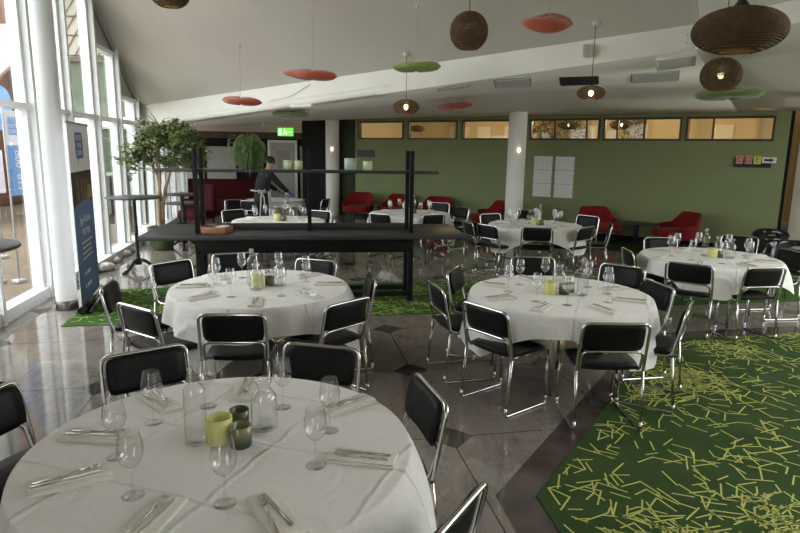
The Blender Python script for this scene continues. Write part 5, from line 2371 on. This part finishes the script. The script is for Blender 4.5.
mb.solid([A_, B_, C_, D_], Vector((0, 0.1, -0.1)))
rf = mb.build('roof', 'awning_cream', t)
mb = MB()
for k in range(19):
    u = k / 18
    mb.tube([A_.lerp(B_, u) + Vector((0, -0.03, 0.03)), D_.lerp(C_, u) + Vector((0, -0.03, 0.03))], 0.025, 4)
for k in range(9):
    u = k / 8
    mb.tube([A_.lerp(D_, u) + Vector((0, -0.03, 0.03)), B_.lerp(C_, u) + Vector((0, -0.03, 0.03))], 0.02, 4)
mb.build('lattice', 'awning_line', rf)
mb = MB()
mb.box((-6.0, 30.0, 3.0), (34.0, 1.0, 6.2))
tag(mb.build('distant_building', 'far_grey'), 'long grey green building far behind the glazed pavilion', 'building')
mb = MB()
mb.box((-9.2, 17.8, 0.5), (1.6, 0.25, 1.1))
tag(mb.build('low_wall', 'far_grey'), 'low grey wall on the terrace outside the windows', 'wall')


def flag(px0, px1, py0, py1, Y, label, mirrored=True, plain=False, curved=False):
    a, b_ = atY(px0, py0, Y), atY(px1, py0, Y + 0.25)
    zb_ = atY((px0 + px1) / 2, py1, Y).z
    ex = Vector((b_.x - a.x, b_.y - a.y, 0))
    w_ = ex.length
    t = thing('beach_flag', label, 'banner', ((a.x + b_.x) / 2, (a.y + b_.y) / 2, -0.03), math.atan2(ex.y, ex.x), 'flags on the terrace')
    zt_ = a.z + 0.03
    zb_ += 0.03
    mb = MB()
    if curved:
        pl_ = [(-w_ / 2, zb_), (w_ / 2, zb_)] + [(w_ / 2 * math.cos(q * PI / 10), zt_ - 0.25 + 0.25 * math.sin(q * PI / 10)) for q in range(11)]
    else:
        pl_ = [(-w_ / 2, zb_), (w_ / 2, zb_), (w_ / 2, zt_), (-w_ / 2, zt_)]
    n = len(pl_)
    V = [(x, -0.004, z) for x, z in pl_] + [(x, 0.004, z) for x, z in pl_]
    mb.add(V, [tuple(range(n)), tuple(reversed(range(n, 2 * n)))] + [(i, i + n, (i + 1) % n + n, (i + 1) % n) for i in range(n)], False)
    sh = mb.build('flag_sheet', 'flag_white' if not curved else 'flag_blue', t)
    mb = MB()
    mb.tube([(-w_ / 2 - 0.02, 0, 0.0), (-w_ / 2 - 0.02, 0, zt_ + 0.05)], 0.014, 8)
    mb.build('pole', 'vent_grey', t)
    mb = MB()
    mb.rbox((-w_ / 2 - 0.02, 0, 0.03), (0.14, 0.14, 0.05), 0.01)
    mb.build('base', 'vent_grey', t)
    if not plain and not curved:
        zm = zb_ + (zt_ - zb_) * 0.60
        mb = MB()
        mb.box((0, -0.0055, (zb_ + zm) / 2), (w_, 0.002, zm - zb_))
        mb.build('blue_field', 'flag_blue', sh)
        mb = MB()
        for j, ch in enumerate('116 006'):
            if ch == ' ':
                continue
            o = Vector((0.02, -0.0075, zb_ + 0.10 + j * (zm - zb_ - 0.16) / 6.6))
            # seen from behind: the figures run upwards and are mirrored
            M_ = frame_matrix(o, (0, 0, 1), (1, 0, 0), (0, -1, 0))
            text_into(mb, ch, w_ * 0.62, M_, 0.0004)
        mb.build('figures', 'flag_white', sh)
        lw_ = w_ * 0.74
        mb = MB()
        pts_ = [(-x * lw_ / 0.44, -0.006, zm + (zt_ - zm) * 0.55 + z * 0.8) for x, yy, z in bubble(0.44, 0.30)]
        mb.add(pts_, [tuple(range(len(pts_)))], False)
        mb.cur = 1
        for j, word in enumerate(('BROTTS', 'OFFER', 'JOUREN')):
            M_ = frame_matrix(Vector((0, -0.0072, zm + (zt_ - zm) * 0.55 + (1 - j) * 0.075)), (-1, 0, 0), (0, 0, 1), (0, -1, 0))
            text_into(mb, word, 0.078, M_, 0.0004)
        mb.build('logo', ['flag_blue', 'flag_white'], sh)
    return t


flag(3, 21, 110, 196, 8.6, 'white and blue flag with mirrored figures outside the left window')
flag(-14, 1.5, 150, 194, 8.5, 'plain pale flag at the left picture edge outside the window', plain=True)
flag(-14, 9, 84, 130, 10.5, 'blue flag with a rounded top outside the left window', curved=True)

# pale crumpled things lying along the window sill
for k, (px, py, r) in enumerate(((105, 270, 0.12), (115, 262, 0.09), (123, 256, 0.11), (132, 251, 0.08))):
    p = at(px, py, 0)
    rnd = random.Random(40 + k)
    bm = bmesh.new()
    bmesh.ops.create_icosphere(bm, subdivisions=3, radius=r)
    for v in bm.verts:
        s_ = 1 + 0.16 * math.sin(v.co.x * 60 + k) * math.sin(v.co.y * 50) + rnd.uniform(-0.05, 0.05)
        v.co = Vector((v.co.x * s_ * 1.1, v.co.y * s_ * 1.5, max(-r * 0.42, v.co.z * s_ * 0.55)))
    bm.verts.index_update()
    mb = MB()
    mb.add([v.co + Vector((0, 0, r * 0.42)) for v in bm.verts], [tuple(v.index for v in f.verts) for f in bm.faces], True)
    bm.free()
    o = mb.build('crumpled_paper', 'white_plastic')
    o.location = (p.x, p.y, 0.001)
    tag(o, '%s of the pale crumpled papers on the floor along the window sill' % ('nearest', 'second nearest', 'third nearest', 'farthest')[k], 'paper', 'crumpled papers by the sill')

# ------------------------------------------------------------------ the server
def skin_object(name, joints, bones, mat, parent, levels=2, root=0):
    me = bpy.data.meshes.new(name)
    me.from_pydata([j[:3] for j in joints], bones, [])
    me.materials.append(MATS[mat])
    o = bpy.data.objects.new(name, me)
    COL.objects.link(o)
    o.parent = parent
    bm = bmesh.new()
    bm.from_mesh(me)
    lay = bm.verts.layers.skin.verify()
    for i, v in enumerate(bm.verts):
        r = joints[i][3]
        v[lay].radius = r if isinstance(r, tuple) else (r, r)
        v[lay].use_root = i == root
    bm.to_mesh(me)
    bm.free()
    sk = o.modifiers.new('skin', 'SKIN')
    sk.use_smooth_shade = True
    sb = o.modifiers.new('sub', 'SUBSURF')
    sb.levels = sb.render_levels = levels
    return o


pv = thing('person', 'server in black with white apron and blue gloves leaning over the rear table', 'person', (-2.97, 12.95, 0), 0.75)
J = [(0, 0, 0.97, (0.16, 0.13)), (0.05, 0, 1.17, (0.17, 0.125)), (0.14, 0, 1.36, (0.19, 0.135)), (0.19, 0, 1.48, 0.06), (0.215, 0, 1.53, 0.055), (0.25, 0, 1.60, (0.085, 0.095)), (0.275, 0, 1.655, (0.075, 0.08)),
     (0.15, 0.19, 1.37, 0.066), (0.32, 0.25, 1.15, 0.05), (0.52, 0.18, 1.02, 0.034),
     (0.15, -0.19, 1.37, 0.066), (0.33, -0.27, 1.15, 0.05), (0.54, -0.20, 1.01, 0.034),
     (0.0, 0.10, 0.90, 0.095), (0.03, 0.11, 0.50, 0.062), (-0.03, 0.11, 0.09, 0.04), (0.12, 0.12, 0.045, 0.035),
     (0.0, -0.10, 0.90, 0.095), (0.05, -0.11, 0.50, 0.062), (0.0, -0.11, 0.09, 0.04), (0.15, -0.12, 0.045, 0.035),
     (0.36, 0.0, 1.59, 0.022)]
BN = [(0, 1), (1, 2), (2, 3), (3, 4), (4, 5), (5, 6), (2, 7), (7, 8), (8, 9), (2, 10), (10, 11), (11, 12), (0, 13), (13, 14), (14, 15), (15, 16), (0, 17), (17, 18), (18, 19), (19, 20)]
skin_object('body', J[:21], BN, 'skin', pv)
UJ = [(x, y, z, tuple(q + 0.016 for q in r) if isinstance(r, tuple) else r + 0.016) for x, y, z, r in J]
ui = [0, 1, 2, 3, 7, 8, 9, 10, 11, 12, 13, 14, 15, 17, 18, 19]
mp_ = {k: i for i, k in enumerate(ui)}
skin_object('uniform', [UJ[k] for k in ui], [(mp_[a], mp_[b_]) for a, b_ in BN if a in mp_ and b_ in mp_], 'black_cloth', pv)
for sy in (1, -1):
    mb = MB()
    mb.rbox((0.06 if sy > 0 else 0.09, 0.115 * sy, 0.05), (0.27, 0.095, 0.10), 0.04, 3)
    mb.build('shoe', 'black_cloth', pv)
    wx, wy = (0.52, 0.18) if sy > 0 else (0.54, -0.20)
    hj = [(wx, wy, 1.015, 0.036), (wx + 0.05, wy - 0.008 * sy, 0.990, (0.042, 0.026)), (wx + 0.085, wy - 0.012 * sy, 0.970, (0.042, 0.022))]
    hb_ = [(0, 1), (1, 2)]
    skin_object('glove', hj, hb_, 'glove_blue', pv, 2)
    fj, fb = [], []
    for q in range(4):
        L = (0.062, 0.072, 0.068, 0.05)[q]
        y0 = wy - 0.012 * sy + (q - 1.5) * 0.02
        i0 = len(fj)
        fj += [(wx + 0.08, y0, 0.972, 0.0095), (wx + 0.10 + L * 0.35, y0, 0.958, 0.009), (wx + 0.10 + L * 0.75, y0, 0.933, 0.008), (wx + 0.10 + L * 0.85, y0, 0.913, 0.007)]
        fb += [(i0, i0 + 1), (i0 + 1, i0 + 2), (i0 + 2, i0 + 3)]
    for q in range(4):
        skin_object('finger', fj[q * 4:q * 4 + 4], [(0, 1), (1, 2), (2, 3)], 'glove_blue', pv, 1)
    yt = wy + (-0.042 if sy > 0 else 0.042)
    skin_object('thumb', [(wx + 0.035, yt * 0.6 + wy * 0.4, 0.990, 0.012), (wx + 0.065, yt, 0.970, 0.011), (wx + 0.09, yt + 0.004 * sy, 0.945, 0.009)], [(0, 1), (1, 2)], 'glove_blue', pv, 1)
mb = MB()
Mh = Matrix.Translation((0.255, 0, 1.635)) @ Matrix.Rotation(0.25, 4, 'Y')
prof = [(0.0, 0.125), (0.05, 0.117), (0.09, 0.085), (0.108, 0.04), (0.108, 0.0), (0.10, -0.035)]
mb.lathe(prof, 24, (-0.012, 0, 0), Mh)
mb.lathe([(0.0, 0.04), (0.035, 0.03), (0.045, 0.0), (0.035, -0.03), (0.0, -0.04)], 14, (-0.115, 0, 0.03), Mh)
mb.build('hair', 'hair_black', pv)
mb = MB()
mb.rbox((0.365, 0, 1.60), (0.03, 0.022, 0.03), 0.009)
for sy in (1, -1):
    mb.rbox((0.348, 0.032 * sy, 1.632), (0.016, 0.02, 0.012), 0.005)
    mb.rbox((0.25, 0.096 * sy, 1.61), (0.035, 0.016, 0.05), 0.007)
mb.build('facial_features', 'skin', pv)
mb = MB()
V, Fc = [], []
NA_, NZ_ = 24, 10
for j in range(NZ_ + 1):
    v = j / NZ_
    z = 1.04 - 0.56 * v
    for i in range(NA_ + 1):
        a = -1.35 + 2.7 * i / NA_
        r = 0.178 + 0.035 * v + 0.010 * math.sin(a * 7) * v
        V.append((0.02 + 0.05 * v * math.cos(a) + r * 0.98 * math.cos(a), r * 1.12 * math.sin(a), z))
for j in range(NZ_):
    for i in range(NA_):
        k = j * (NA_ + 1) + i
        Fc.append((k, k + 1, k + NA_ + 2, k + NA_ + 1))
mb.add(V, Fc, True)
ap = mb.build('apron', 'apron_white', pv)
md = ap.modifiers.new('solid', 'SOLIDIFY')
md.thickness = 0.006
mb = MB()
mb.tube([(0.0, -0.215, 1.04), (-0.10, -0.19, 1.045), (-0.185, -0.10, 1.05), (-0.20, 0.0, 1.05), (-0.16, 0.13, 1.05), (0.0, 0.215, 1.04)], 0.014, 6)
for dx, L in ((-0.02, 0.52), (0.05, 0.46)):
    mb.tube([(-0.10, -0.20, 1.04), (-0.11 + dx, -0.235, 0.92), (-0.13 + dx * 2, -0.245, 1.04 - L)], 0.014, 6)
for s_ in (1, -1):
    mb.tube([(-0.10, -0.205, 1.04), (-0.10 + 0.07 * s_, -0.235, 1.08), (-0.10 + 0.09 * s_, -0.24, 1.01), (-0.10, -0.21, 1.035)], 0.012, 6)
mb.build('apron_tie', 'apron_white', ap)
